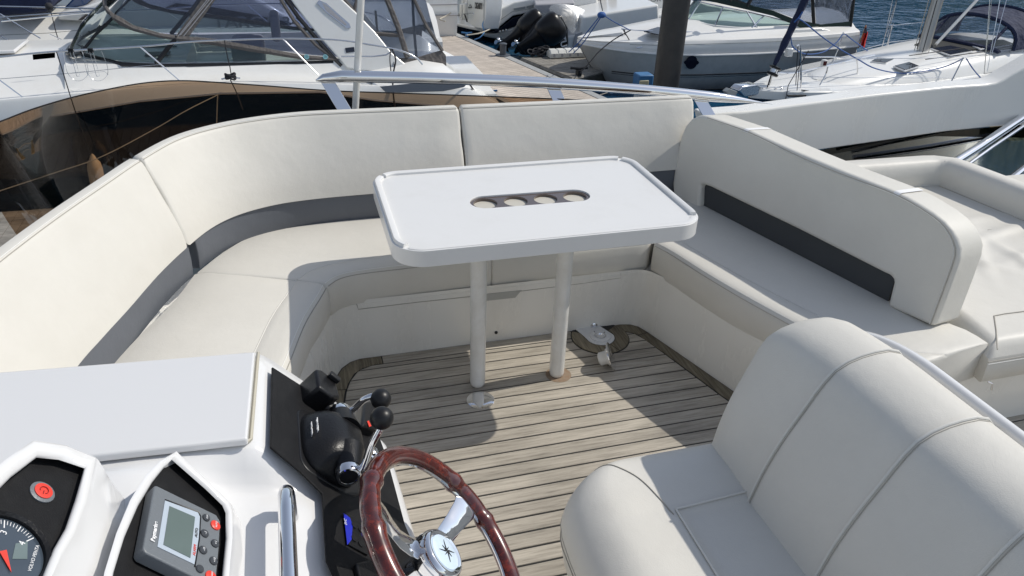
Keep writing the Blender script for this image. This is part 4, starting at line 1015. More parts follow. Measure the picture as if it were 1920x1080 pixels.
# ---- main pontoon
A, B = G(812, 43, PZ), G(1133, 182, PZ); ud = (B - A); ud.z = 0; ud.normalize(); wd = Vector((ud.y, -ud.x, 0))   # wd to the left of travel
if wd.x > 0: wd = -wd
PW = 2.25
start = A - ud * 14; Ltot = 44
mp_ = empty('main_pontoon', A + wd * 1.1, 'long sun-bleached timber pontoon running between the moored boats', 'pontoon')
def pp(s, w_, z=0.): q = start + ud * s + wd * w_; return Vector((q.x, q.y, PZ + z))
def slab(name, s0, s1, w0, w1, z0, z1, m, par): 
    return obj(name, MB().prism([pp(s0, w0, z0), pp(s1, w0, z0), pp(s1, w1, z0), pp(s0, w1, z0)], (0, 0, z1 - z0)), m, par)
slab('kerb', 0, Ltot, .0, .20, -.12, .006, 'kerb', mp_); slab('kerb', 0, Ltot, PW - .12, PW, -.12, .006, 'kerb', mp_)
slab('float', 0, Ltot, .06, PW - .06, -.55, -.06, 'under', mp_)
bm_ = MB().box((0, 0, 0), (PW - .36, .137, .03)).mesh('pontoon_board')
ang = math.atan2(wd.y, wd.x)
nb = 0; s = 0.08
while s < Ltot and nb < 298:
    p = pp(s, .22 + (PW - .36) / 2, -.017); o = obj('deck_board', bm_, 'pont', mp_)
    o.matrix_world = Matrix.Translation(p) @ Matrix.Rotation(ang + random.uniform(-.0015, .0015), 4, 'Z') if False else Matrix.Identity(4)
    o.matrix_parent_inverse = Matrix.Identity(4)
    o.location = p - mp_.location; o.rotation_euler = (0, 0, ang + random.uniform(-.0015, .0015)); nb += 1; s += .1465
def pontoon(name_label, corners, alongvec, m='pontd', step=.145):
    c = [Vector((q[0], q[1], PZ)) for q in corners]
    o = empty('finger_pontoon', sum(c, Vector()) / len(c), name_label, 'pontoon')
    obj('float', MB().prism([q + Vector((0, 0, -.5)) for q in c], (0, 0, .44)), 'under', o)
    obj('side_beam', MB().tube([q + Vector((0, 0, -.06)) for q in c], .05, 4, cyc=True), 'pontd', o)
    a = Vector(alongvec).normalized(); b = Vector((-a.y, a.x, 0)); cc = sum(c, Vector()) / len(c)
    S = [((q - cc).dot(a), (q - cc).dot(b)) for q in c]; lo = min(x for x, _ in S); hi = max(x for x, _ in S); s = lo
    def cut(s):
        ys = []
        for (x0, y0), (x1, y1) in zip(S, S[1:] + S[:1]):
            if (x0 - s) * (x1 - s) <= 0 and x0 != x1: ys.append(y0 + (y1 - y0) * (s - x0) / (x1 - x0))
        return (min(ys), max(ys)) if len(ys) > 1 else None
    while s < hi - .03:
        e = min(s + step - .009, hi - .001); p, q = cut(s + .001), cut(e)
        if p and q:
            pts = [cc + a * s + b * p[0], cc + a * e + b * q[0], cc + a * e + b * q[1], cc + a * s + b * p[1]]
            obj('deck_board', MB().prism([v + Vector((0, 0, -.03 + random.uniform(-.002, .002))) for v in pts], (0, 0, .03)), m, o)
        s += step
    return o
kn = [G(978, 108, PZ), G(1122, 103, PZ), G(1150, 124, PZ), G(1072, 146, PZ)]
pontoon('short weathered grey finger pontoon under the white step fender', kn, wd)
pontoon('dark finger pontoon seen through the smoked screen at the far left', [(-10, 10.05), (6.2, 10.05), (6.0, 11.3), (-10, 11.3)], (1, 0, 0))
# ---- boat building helpers
def sym(stations, cy, name, m, par, angle=50, xf=None, keel=True):
    """stations: (x, [(half_breadth, z), ...]) port and starboard halves joined in one skin"""
    R = []
    for x, pr in stations:
        left = [Vector((x, cy - h, z)) for h, z in pr]; right = [Vector((x, cy + h, z)) for h, z in reversed(pr)]
        r = left + right
        if xf: r = [xf @ p for p in r]
        R.append(r)
    mb = MB().loft(R, False, False)
    n = len(R[-1]); mb.add(R[-1], [tuple(range(n))]); mb.add(R[0], [tuple(range(n))])
    return obj(name, mb, m, par, angle=angle)
def tubes(name, pts, r, m, par, k=8): return obj(name, MB().tube(pts, r, k), m, par)
# =================================================================== B1: white cruiser with navy hull beyond the screen
b1 = empty('motor_cruiser', (0, 13.4, WZ), 'large white and navy motor cruiser with grey canopy, nearest across the finger at the left', 'boat')
CY = 13.4
def zi(x, tab):
    for (a, za), (b, zb) in zip(tab, tab[1:]):
        if x <= b: t = (x - a) / (b - a); t = max(t, 0); return za + (zb - za) * t
    return tab[-1][1]
HB = [(-8.2, .06), (-7.4, .75), (-6.2, 1.35), (-5, 1.66), (-4, 1.78), (-3, 1.8), (2.4, 1.8), (3.3, 1.70)]
ZN = [(-8.2, -1.5), (-5, -1.60), (-3.9, -1.60), (-3.2, -1.51), (-2.1, -1.36), (-1, -1.30), (.4, -1.34), (1.2, -1.50), (2.4, -1.66), (3.3, -1.85)]
ZG = [(-8.2, -1.15), (-5, -1.26), (-3.9, -1.28), (-3.2, -1.24), (-1.8, -1.17), (-.7, -1.17), (.4, -1.23), (1.5, -1.31), (2.6, -1.36), (3.3, -1.72)]
xs = [-8.2, -7.9, -7.4, -6.8, -6.2, -5.5, -5, -4.4, -3.9, -3.5, -3.2, -2.6, -2.1, -1.5, -1, -.3, .4, .8, 1.2, 1.8, 2.4, 2.7, 3.0, 3.3]
st_h = [(x, [(zi(x, HB) * .15, WZ - .45), (zi(x, HB) * .80, WZ - .1), (zi(x, HB) * .93, WZ + .35), (zi(x, HB), zi(x, ZN))]) for x in xs]
sym(st_h, CY, 'hull', 'navy', b1)
st_t = [(x, [(zi(x, HB) + .002, zi(x, ZN)), (zi(x, HB) + .015, zi(x, ZN) + .025), (zi(x, HB) - .03, zi(x, ZG) - .04), (zi(x, HB) - .06, zi(x, ZG)), (zi(x, HB) - .12, zi(x, ZG) + .0), (zi(x, HB) - .16, zi(x, ZG) - .03)]) for x in xs]
sym(st_t, CY, 'topsides', 'hullw', b1, 35)
ZC = [(-8.2, -1.15), (-6, -1.05), (-4.5, -.98), (-3.1, -.95)]
xs2 = [x for x in xs if x <= -3.1] + [-3.05]
st_d = [(x, [(max(zi(x, HB) - .15, .01), zi(x, ZG) - .03), (max(zi(x, HB) - .45, .008), zi(x, ZG) - .02), (max(zi(x, HB) - .62, .006), zi(x, ZG) + (.1 if x > -7 else .0)), (zi(x, HB) * .4, zi(x, ZC) - .02), (0.001, zi(x, ZC))]) for x in sorted(set(xs2))]
sym(st_d, CY, 'foredeck', 'deckw', b1, 40)
# side decks and cabin sides along the glazing
st_c = [(x, [(1.66, zi(x, ZG) - .03), (1.36, zi(x, ZG) - .02), (1.24, zi(x, ZG) + .10), (1.1, -.985), (1.0, -.97), (.9, -.965), (.6, -.955), (.001, -.95)]) for x in (-3.12, -2.85)]
st_c += [(x, [(1.66, zi(x, ZG) - .03), (1.36, zi(x, ZG) - .02), (1.22, zi(x, ZG) + .05), (1.12, -1.03), (1.04, -1.02), (.98, -1.30), (.6, -1.5), (.001, -1.5)]) for x in (-1.45, -.7, .1, .9, 1.6)]
st_c.insert(2, (-1.5, [(1.66, zi(-1.5, ZG) - .03), (1.36, zi(-1.5, ZG) - .02), (1.22, zi(-1.5, ZG) + .05), (1.12, -1.02), (1.04, -1.01), (.98, -1.0), (.6, -1.0), (.001, -1.0)]))
sym(st_c, CY, 'side_deck', 'deckw', b1, 35)
obj('window_line', MB().tube([Vector((-3.05, 13.3, -.93)), Vector((-2.95, 12.75, -.93)), P(230, 121, 12.29), P(300, 123.5, 12.28), P(450, 121, 12.28), P(625, 117, 12.28)], [.02, .03, .035, .03, .03, .03], 8), 'frame', b1)
def cs(px, py, off=0.): return N(px, py, (0, 12.3 + off, -1.02), (0, 1, -.42))
def mir(p): return Vector((p.x, 2 * CY - p.y, p.z))
def sheet(name, pts, m, th=.006, par=None, mirror=False, bev=0):
    o = obj(name, MB().prism(pts, (0, th, 0)), m, par, bevel=bev)
    if mirror: obj(name, MB().prism([mir(p) for p in pts], (0, -th, 0)), m, par, bevel=bev)
    return o
# side glazing: forward pane, after pane, black frames
sheet('window', [cs(*p) for p in ((157, 97), (180, 66), (212, 36), (245, 56), (328, 71), (290, 117), (235, 116), (190, 108))], 'glass', par=b1, mirror=True)
sheet('window', [cs(*p) for p in ((300, 117), (338, 70), (420, 84), (520, 99), (622, 112))], 'glass', par=b1, mirror=True)
def bar(name, pl, wdt, m, par=b1, th=.03, mirror=True, fn=cs):
    q = [fn(*p, off=-.012) if fn is cs else fn(*p) for p in pl]
    obj(name, MB().tube(q, wdt, 6), m, par)
    if mirror: obj(name, MB().tube([mir(p) for p in q], wdt, 6), m, par)
bar('window_frame', ((153, 98), (178, 66), (214, 31)), .022, 'frame'); bar('window_frame', ((292, 120), (310, 97), (332, 69)), .035, 'frame')
# front windscreen between the pillars with wipers
fp = [cs(153, 98), cs(178, 66), cs(214, 31)]
apx = [Vector((-3.12, CY, -.95)), Vector((-2.85, CY, -.55)), Vector((-2.45, CY, -.22))]
R = []
for k in range(9):
    u = k / 8; r = []
    for a, c in zip(fp, apx):
        th = u * pi; y = CY - math.cos(th) * (CY - a.y); x = a.x + (c.x - a.x) * math.sin(th) - .12 * math.sin(th); z = a.z + (c.z - a.z) * math.sin(th); r.append(Vector((x, y, z)))
    R.append(r)
obj('windscreen', MB().loft(R, False, False), 'glass', b1)
obj('windscreen_base', MB().tube([r[0] for r in R], .03, 8), 'frame', b1); obj('windscreen_top', MB().tube([r[2] for r in R], .03, 8), 'canvas', b1)
tubes('wiper', [Vector((-2.95, 12.75, -.88)), Vector((-2.72, 12.55, -.66)), Vector((-2.5, 12.5, -.45))], .008, 'blackm', b1)
tubes('wiper', [Vector((-3.15, 13.2, -.92)), Vector((-3.05, 12.9, -.80)), Vector((-2.85, 12.6, -.82))], .01, 'blackm', b1)
# dash and seats seen through the glass
obj('dashboard', MB().prism([Vector((-2.95, 12.6, -.98)), Vector((-2.95, 14.2, -.98)), Vector((-1.5, 14.3, -1.0)), Vector((-1.5, 12.5, -1.0))], (0, 0, -.08)), 'upg', b1)
obj('vent', MB().prism([Vector((-2.1, 12.7, -.975)), Vector((-2.1, 12.95, -.975)), Vector((-1.75, 12.95, -.975)), Vector((-1.75, 12.7, -.975))], (0, 0, .01)), 'blackm', b1)
obj('vent', MB().prism([Vector((-2.4, 13.3, -.975)), Vector((-2.4, 13.36, -.975)), Vector((-1.7, 13.36, -.975)), Vector((-1.7, 13.3, -.975))], (0, 0, .01)), 'blackm', b1)
obj('cockpit_seat', MB().box((-.6, 13.0, -1.05), (.5, .7, .5)), 'upg', b1, bevel=.08); obj('headrest', MB().box((-.15, 12.95, -.62), (.14, .5, .42)), 'upg', b1, bevel=.06)
obj('cockpit_sole', MB().box((1.2, CY, -1.7), (4.2, 2.4, .1)), 'nonslip', b1)
# canopy lower band, stripe and clear panels
bandp = [(206, 22), (225, 30), (250, 46), (300, 61), (335, 66), (400, 72), (470, 84), (560, 101), (632, 108)]
bandq = [(212, 36), (228, 48), (252, 58), (300, 70), (335, 76), (400, 84), (470, 96), (560, 110), (628, 113)]
bo_ = [cs(*p, off=.0) + Vector((0, -.03, 0)) for p in bandp]; bi_ = [cs(*p) + Vector((0, -.03, 0)) for p in bandq]
R = [[a + Vector((0, 0, .0)), a.lerp(b, .5) + Vector((0, -.02, 0)), b] for a, b in zip(bo_, bi_)]
obj('canopy_band', MB().loft(R, False, False), 'canvas', b1); obj('canopy_band', MB().loft([[mir(p) for p in r] for r in R], False, False), 'canvas', b1)
up = [(238, -4), (300, -40), (400, -60), (520, -60)]
sheet('clear_panel', [cs(*p) for p in ((214, 30), (228, 33), (252, 47), (302, 62), (330, 66), (394, -12), (420, -50), (300, -60), (236, -6))], 'vinb', par=b1, mirror=True, th=.002)
sheet('clear_panel', [cs(*p) for p in ((345, 66), (400, 72), (470, 84), (560, 101), (640, 108), (560, 15), (515, -50), (425, -50), (405, -10))], 'vinb', par=b1, mirror=True, th=.002)
st1 = [cs(328, 70, -.02), cs(352, 72, -.02), cs(418, -20, -.02), cs(392, -20, -.02)]
sheet('canvas_stripe', st1, 'canvas', par=b1, mirror=True, th=.01)
for q in (((338, 66), (402, -12)), ((334, 68), (396, -10)), ((344, 68), (408, -12))): tubes('zip', [cs(*q[0], off=-.035), cs(*q[1], off=-.035)], .006, 'upg', b1, 5)
roof = [[cs(236, -40), mir(cs(236, -40))], [cs(420, -60) + Vector((0, 0, .25)), mir(cs(420, -60)) + Vector((0, 0, .25))], [cs(640, -60) + Vector((0, 0, .25)), mir(cs(640, -60)) + Vector((0, 0, .25))]]
obj('canopy_roof', MB().loft([[a, (a + b) / 2 + Vector((0, 0, .18)), b] for a, b in roof], False, False), 'canvas', b1)
# arch and quarter
arch = [(524, -30), (560, 20), (600, 70), (640, 115), (650, 128), (680, 133), (760, 138), (772, 136), (760, 120), (735, 100), (705, 62), (668, 24), (640, -2), (610, -30)]
sheet('radar_arch', [cs(*p, off=-.06) for p in arch], 'hullw', .14, b1, True, .02)
bar('arch_edge', ((516, -30), (560, 33), (600, 80), (640, 124)), .035, 'frame'); 
bar('arch_fabric', ((508, -30), (552, 40), (592, 84), (628, 112)), .03, 'canvas')
slot = [cs(*p, off=-.075) for p in ((598, 0), (612, 6), (655, 44), (658, 52), (650, 53), (612, 24), (594, 6))]
sheet('air_intake', slot, 'steel', .01, b1); sheet('intake_shade', [p + Vector((0, -.004, 0)) for p in [cs(*q, off=-.075) for q in ((604, 5), (612, 9), (650, 45), (648, 48), (612, 21))]], 'upg', .004, b1)
sheet('pennant_sticker', [cs(*p, off=-.068) for p in ((647, 90), (664, 88), (665, 97), (649, 99))], 'navy', .004, b1)
# aft clear enclosure
sheet('clear_panel', [cs(*p, off=.02) for p in ((645, 0), (705, 60), (728, 90), (742, 110), (770, 112), (826, 100), (806, 30), (790, -30), (620, -30))], 'vin', par=b1, mirror=True, th=.002)
sheet('canopy_skirt', [cs(*p, off=.0) for p in ((728, 107), (775, 110), (828, 94), (836, 104), (837, 124), (815, 131), (720, 131))], 'canvas', par=b1, mirror=True, th=.01)
for q in (((646, 0), (700, 62), (724, 92)), ((672, -10), (662, 26), (700, 60)), ((722, -10), (748, 55), (764, 108)), ((772, -10), (800, 50), (830, 96)), ((690, 62), (745, 66), (752, 64))):
    tubes('canopy_binding', [cs(*p, off=-.0) for p in q], .045 if q[0][0] in (722,) else .03, 'canvas', b1, 6)
tubes('canopy_pole', [cs(773, -10, .1), cs(776, 50, .1), cs(781, 110, .1)], .022, 'frame', b1)
tubes('canopy_pole', [cs(704, 20, .4), cs(708, 66, .4)], .02, 'frame', b1)
bk2 = [mir(cs(p[0], p[1])) for p in ((826, 100), (806, 30), (790, -30))]; bk1 = [cs(*p) for p in ((826, 100), (806, 30), (790, -30))]
obj('stern_curtain', MB().loft([[a, (a + b) / 2 + Vector((.1, 0, 0)), b] for a, b in zip(bk1, bk2)], False, False), 'vin', b1)
# stern quarters
st_q = [(x, [(1.66, zi(x, ZG) - .03), (1.50, zi(x, ZG) + h * .6), (1.3, zi(x, ZG) + h), (1.05, zi(x, ZG) + h), (.95, -1.5), (.001, -1.5)]) for x, h in ((1.2, .10), (1.7, .20), (2.0, .27), (2.4, .22), (2.65, .06), (2.9, -.02), (3.25, -.10))]
sym(st_q, CY, 'stern_quarter', 'deckw', b1, 40)
gp_ = [P(*p, 11.585) for p in ((712, 162), (770, 156.5), (850, 154), (878, 154), (870, 163), (830, 171), (750, 173), (722, 172))]
obj('vent_recess', MB().prism(gp_, (0, -.01, 0)), mat('recess_grey', (.2, .21, .23), .3), b1)
tubes('rubbing_strip', [Vector((x, CY - zi(x, HB) - .02, zi(x, ZN) + .01)) for x in xs[1:]], .014, 'steel', b1)
obj('swim_platform', MB().prism([Vector((3.2, 11.8, -2.65)), Vector((3.85, 11.95, -2.65)), Vector((4.0, 13.4, -2.65)), Vector((3.85, 14.85, -2.65)), Vector((3.2, 15.0, -2.65))], (0, 0, .12)), 'hullw', b1, bevel=.04)
# guard rails
def pr(*a, y=11.9): return [P(x, yy, y) for x, yy in a]
g1 = crom(pr((-120, 120), (0, 107), (100, 97), (265, 87), (345, 79), (420, 75), (500, 72.5), (560, 72), (640, 76), (700, 85), (740, 92), (765, 100), (784, 111), (792, 121)), 60)
tubes('guard_rail', g1, .0135, 'steel', b1, 10); tubes('guard_rail', [mir(p) for p in g1], .0135, 'steel', b1, 10)
tubes('guard_rail', pr((640, 106), (700, 106), (724, 103), (738, 94)), .012, 'steel', b1)
tubes('life_line', pr((-100, 162), (0, 148), (150, 136), (262, 124), (300, 121)), .004, 'steel', b1, 6)
for a, b in (((262, 87), (338, 152)), ((531, 73), (597, 141)), ((-4, 148), (49, 187)), ((-10, 62), (70, 0))):
    if a[1] == 62: continue
    q = [P(*a, 11.9), P(*b, 11.72)]; tubes('stanchion', q, .010, 'chrome', b1); tubes('stanchion', [mir(p) for p in q], .010, 'chrome', b1)
ve = [P(*p, 12.25) for p in ((62, 105), (104, 100), (104, 111), (63, 115))]
obj('side_vent', MB().prism([p + Vector((0, .0, .02)) for p in ve], (0, 0, .012)), 'blackm', b1)
obj('foredeck_hatch', MB().prism([Vector((-4.9, 13.0, -.965)), Vector((-4.9, 13.8, -.965)), Vector((-3.9, 13.8, -.945)), Vector((-3.9, 13.0, -.945))], (0, 0, .05)), 'gelw', b1, bevel=.02)
for px in (577, 612): 
    c = cs(px - 2 + 0, 106.5, -.05); obj('round_sticker', MB().lathe([(.038, 0), (.038, .004), (.024, .004), (.024, 0)], c, (0, -1, .4), 20), mat('pale_blue_print', (.25, .5, .55), .4), b1)
# cleat with dark lines, ropes, hanging fender rings
cl = empty('deck_cleat', P(433, 148, 11.75), 'mooring cleat wrapped in black rope on the gunwale of the navy cruiser', 'cleat')
c0 = P(433, 149, 11.75); obj('horns', MB().tube([c0 + Vector((-.13, 0, .01)), c0 + Vector((0, 0, .03)), c0 + Vector((.13, 0, .01))], .012, 8), 'steel', cl)
mb = MB()
for k in range(5):
    a = k * .7; mb.tube([c0 + Vector((.07 * math.cos(t + a), .04 * math.sin(t + a), .02 + .012 * k + .02 * math.sin(2 * t))) for t in [2 * pi * j / 14 for j in range(14)]], .014, 6, cyc=True)
obj('wrapped_rope', mb, 'roped', cl)
tubes('hanging_line', pr((421, 76), (424, 95), (431, 125), (435, 150), y=11.8), .007, 'roped', cl)
fe = empty('boat_fender', P(178, 322, 11.45), 'pale tan fender hanging from a dark line against the navy hull', 'fender')
obj('fender_body', MB().lathe([(.01, .30), (.03, .27), (.05, .22), (.085, .17), (.10, .08), (.10, -.25), (.06, -.33), (.01, -.36)], P(180, 326, 11.45) , (0.05, 0, 1), 20), 'tan', fe)
obj('line', MB().tube(pr((106, 97), (118, 135), (133, 184), (150, 235), (163, 270), (171, 296), (174, 304), y=11.5), .007, 6), 'roped', fe)
def rope(pts, r, m, label, n=40, cat='rope'):
    o = obj('mooring_rope', MB().tube(crom(pts, n), r, 6), m); return props(o, label, cat)
rope([P(-60, 378, 10.9), P(0, 358, 10.9), P(100, 325, 11.0), P(190, 294, 11.1), P(290, 242, 11.3), P(350, 207, 11.4), P(408, 178, 11.55)], .007, 'rope', 'white rope sagging across the navy hull, seen through the smoked screen')
rope([P(408, 178, 11.5), P(407, 200, 11.5), P(406, 236, 11.5)], .007, 'rope', 'short white rope hanging straight down the navy hull', 12)
rope([P(432, 150, 11.6), P(437, 160, 11.5), P(444, 175, 11.4), P(455, 205, 11.2)], .008, 'roped', 'dark rope dropping from the wrapped cleat down the navy hull', 12)
rope([P(735, 92, 11.9), P(742, 112, 11.8), P(737, 140, 11.7), P(737, 170, 11.6), P(741, 206, 11.5)], .012, 'roped', 'pair of dark lines hanging at the stern rail of the navy cruiser', 16)
rope([P(733, 92, 11.9), P(731, 110, 11.8), P(733, 133, 11.7)], .009, 'roped', 'short dark line end hanging beside the stern rail', 12)
rope([P(876, 151, 11.6), P(890, 172, 12), P(905, 195, 12.6), P(918, 214, 13)], .014, 'roped', 'dark stern line running from the cruiser down to the pontoon')
def basket(px, lab):
    o = empty('fender_basket', P(px, 97, 11.9), lab, 'fender basket', 'wire fender baskets on the cruiser rail'); y = 11.9
    obj('clamp', MB().box(P(px, 95, y), (.07, .05, .07)), 'blackm', o, bevel=.01)
    mb = MB(); a = P(px - 16, 92, y); b = P(px + 17, 92, y); 
    loop = [(px - 16, 92), (px - 12, 112), (px - 7, 135), (px + 3, 148), (px + 12, 152), (px + 24, 149), (px + 32, 138), (px + 30, 120), (px + 20, 95)]
    mb.tube(crom([P(*q, y) for q in loop], 30), .0035, 5)
    mb.tube([P(px - 2, 97, y - .1), P(px + 6, 125, y - .1), P(px + 11, 143, y - .1)], .0035, 5); mb.tube([P(px + 4, 97, y - .1), P(px + 12, 125, y - .1), P(px + 17, 143, y - .1), P(px + 11, 143, y - .1)], .0035, 5)
    mb.tube([P(px - 5, 138, y - .05), P(px + 8, 136, y + .15), P(px + 26, 134, y + .1), P(px + 33, 140, y - .02)], .003, 5)
    obj('wire_loops', mb, 'steel', o)
basket(133, 'wire fender basket on the cruiser rail, nearer the bow, left of the windscreen'); basket(170, 'wire fender basket on the cruiser rail, second from the bow, overlapping the windscreen')
for a, b in (((421, 70), (421, 80)),): pass
# =================================================================== boats behind at the left
def plain_cruiser(cy, dx, label, first=True):
    o = empty('white_cruiser', (dx, cy, WZ), label, 'boat')
    xs_ = [-8, -7.2, -6.2, -5, -4, -2, 0, 2, 3.6]; hb = [.05, .7, 1.25, 1.55, 1.65, 1.7, 1.7, 1.68, 1.6]
    sym([(x + dx, [(h * .2, WZ - .4), (h * .85, WZ - .05), (h, WZ + 1.0), (h + .03, WZ + 1.12), (h, WZ + 1.2), (h - .02, WZ + 1.55), (h - .1, WZ + 1.62), (h * .8, WZ + 1.6)]) for x, h in zip(xs_, hb)], cy, 'hull', 'hullw', o, 35)
    for z in (1.06, 1.35): tubes('rubbing_strip', [Vector((x + dx, cy - h - .035, WZ + z)) for x, h in zip(xs_, hb)], .018, 'upg', o)
    sym([(x + dx, [(h * .82, WZ + 1.58), (h * .6, WZ + 1.75 + .12 * min(1, (x + 8) / 4)), (h * .3, WZ + 1.9 + .15 * min(1, (x + 8) / 4)), (.001, WZ + 1.93 + .15 * min(1, (x + 8) / 4))]) for x, h in zip(xs_, hb)], cy, 'deck', 'deckw', o, 35)
    return o
b2 = plain_cruiser(17.9, -.4, 'white cruiser with navy boat cover behind the navy-hulled cruiser at the left')
def q2(px, py, y=16.6): return P(px, py, y)
obj('navy_cover', MB().prism([q2(*p) for p in ((-40, 34), (0, 31), (60, 27), (88, 24), (96, 10), (92, -15), (-40, -20))], (0, 1.8, 0)), 'canvasn', b2, bevel=.1)
obj('windscreen', MB().prism([q2(*p, y=17.2) for p in ((119, 16), (158, 12), (176, -6), (140, -6))], (0, 1.2, 0)), mat('blue_glazing', (.02, .06, .16), .08, 0, None, None, .6), b2, bevel=.03)
obj('coachroof', MB().prism([q2(*p, y=16.9) for p in ((105, 38), (110, 24), (150, 16), (215, -6), (330, -10), (470, -10), (540, 30), (560, 60), (330, 62), (180, 42))], (0, 2.0, 0)), 'hullw', b2, bevel=.08)
obj('side_window', MB().prism([q2(*p, y=16.87) for p in ((310, 14), (360, 20), (470, 38), (540, 50), (548, 44), (480, 28), (400, 14), (330, 6))], (0, .03, 0)), 'dkglass', b2)
obj('scoop', MB().prism([q2(*p, y=16.5) for p in ((146, 38), (163, 27), (178, 27), (180, 37))], (0, .4, 0)), mat('brown_vent', (.06, .045, .04), .5), b2)
text('model_name', 'TARGA 34', .30, 'gmark', q2(400, 51, 16.84), q2(452, 51, 16.84) - q2(400, 51, 16.84), (0, 0, 1), b2, .004, 1.25, .004)
for a, b in (((0, 13), (240, 15)),):
    tubes('guard_rail', [P(-60, 13, 16.2), P(0, 12, 16.2), P(90, 14, 16.2), P(235, 17, 16.2)], .014, 'steel', b2)
tubes('guard_rail', [P(-60, 34, 16.2), P(0, 33, 16.2), P(60, 28, 16.2), P(150, 22, 16.2), P(210, 20, 16.2)], .012, 'steel', b2)
for a, b in (((0, 26), (76, 72)), ((146, 15), (194, 45)), ((0, 66), (42, 92)), ((462, 8), (500, 40))): tubes('stanchion', [P(*a, 16.2), P(*b, 16.25)], .012, 'steel', b2)
rope([P(92, 12, 16.1), P(97, 28, 16.0), P(105, 60, 15.9), P(113, 86, 15.8)], .009, 'roped', 'dark fender line hanging on the white cruiser at the far left', 12)
obj('knot', MB().ball(P(92, 12, 16.1), .07, 10), 'roped', b2)
tubes('life_line', [P(0, 66, 15.9), P(90, 62, 15.9), P(200, 52, 15.9)], .004, 'roped', b2, 5)
b3 = plain_cruiser(23.8, 1.2, 'white cruiser farthest back at the top left, mostly cut off by the frame')
obj('coachroof', MB().prism([Vector((-4, 22.9, WZ + 1.7)), Vector((-2.4, 22.9, WZ + 2.6)), Vector((2, 22.9, WZ + 2.6)), Vector((3.4, 22.9, WZ + 1.7))], (0, 1.8, 0)), 'canvas', b3, bevel=.1)
# =================================================================== white piling and pontoon furniture
px0 = P(1248.5, 158, 14.4); pl = empty('pile', (px0.x, px0.y, WZ), 'tall dark mooring pile in front of the grey-hulled cruiser', 'pile')
obj('sleeve', MB().lathe([(.272, -1), (.272, 9), (.25, 9.1), (.001, 9.3)], (px0.x, px0.y, WZ), k=32), 'pile', pl)
def cleat(px, py, m, label, sc=1., z=PZ):
    c = G(px, py, z + .05); o = empty('pontoon_cleat', G(px, py, z), label, 'cleat')
    obj('post', MB().box(c + Vector((0, 0, .02)), (.07 * sc, .14 * sc, .10 * sc)), m, o, bevel=.012)
    obj('horn', MB().tube([c + Vector((-.15 * sc, .04, .09 * sc)), c + Vector((0, 0, .075 * sc)), c + Vector((.15 * sc, -.04, .09 * sc))], .022 * sc, 8), m, o)
    return o
cleat(918, 178, 'bluep', 'blue pontoon cleat just above the cushions, left of the rail bracket', 1.1)
cleat(875, 67, 'bluep', 'blue pontoon cleat at the stern line of the boat lettered DIGNITY'); cleat(1085, 137, 'blackm', 'black roped cleat on the corner of the grey finger pontoon', 1.4)
dbl = G(943, 104, PZ); bo1 = empty('bollard', dbl, 'short dark grey bollard on the pontoon kerb by the propellers', 'bollard')
obj('post', MB().lathe([(.20, 0), (.20, .02), (.085, .03), (.085, .27), (.10, .28), (.10, .31), (.085, .32), (.001, .315)], dbl, k=20), mat('bollard_grey', (.06, .07, .085), .5), bo1)
# blue power box
pb = empty('power_box', P(1205, 175, 15.6), 'blue and cream service box standing beside the dark pile', 'service box')
q = P(1205, 156, 15.6); obj('casing', MB().box(q, (.36, .34, .44)), 'bluep', pb, bevel=.03); obj('face', MB().box(q + Vector((-.06, -.19, -.03)), (.22, .03, .28)), 'cream', pb, bevel=.01)
obj('pedestal', MB().box(q + Vector((0, 0, -.75)), (.26, .26, 1.1)), 'hullw', pb, bevel=.02); obj('knob', MB().ball(q + Vector((.24, -.1, -.02)), .06, 10), 'bluep', pb)
pbb = empty('blue_buoy', P(1147, 171, 14.8), 'small blue float on a line near the power box', 'float'); obj('ball', MB().ball(P(1147, 171, 14.8), .055, 12), 'bluep', pbb); obj('line', MB().tube([P(1125, 178, 14.8), P(1147, 171, 14.8), P(1160, 167, 14.9)], .01, 5), 'rope', pbb)
# white step fender on the finger
sf = empty('step_fender', G(1066, 106, PZ), 'ribbed white dock step fender lying on the grey finger pontoon', 'fender')
a, b = G(1028, 108, PZ) + Vector((0, 0, .02)), G(1101, 105, PZ) + Vector((0, 0, .02))
R = []
for k in range(51):
    u = k / 50; h = .19 - (.035 if (k % 10) in (0,) else 0); c = a.lerp(b, u); R.append([c + Vector((0, y, z)) for y, z in ((-.16, 0), (-.17, h * .6), (-.10, h), (.10, h), (.17, h * .6), (.16, 0))])
obj('body', MB().loft(R, True, True), 'fend', sf, angle=30)
for k in range(5):
    c = a.lerp(b, (k + .5) / 5) + Vector((0, -.172, .07)); obj('pocket', MB().box(c, (.06, .02, .09)), 'upg', sf, bevel=.008)
rp_ = empty('rope_coil', G(1010, 107, PZ), 'tangled dark rope heap at the left end of the step fender', 'rope')
mb = MB(); random.seed(3)
for k in range(7):
    c = G(1012 + random.uniform(-9, 9), 106, PZ) + Vector((0, 0, .04 + .03 * k)); r = random.uniform(.08, .18)
    mb.tube([c + Vector((r * math.cos(t) * 1.3, r * .7 * math.sin(t), .04 * math.sin(2 * t + k))) for t in [2 * pi * j / 16 for j in range(16)]], .018, 6, cyc=True)
obj('coils', mb, 'roped', rp_)
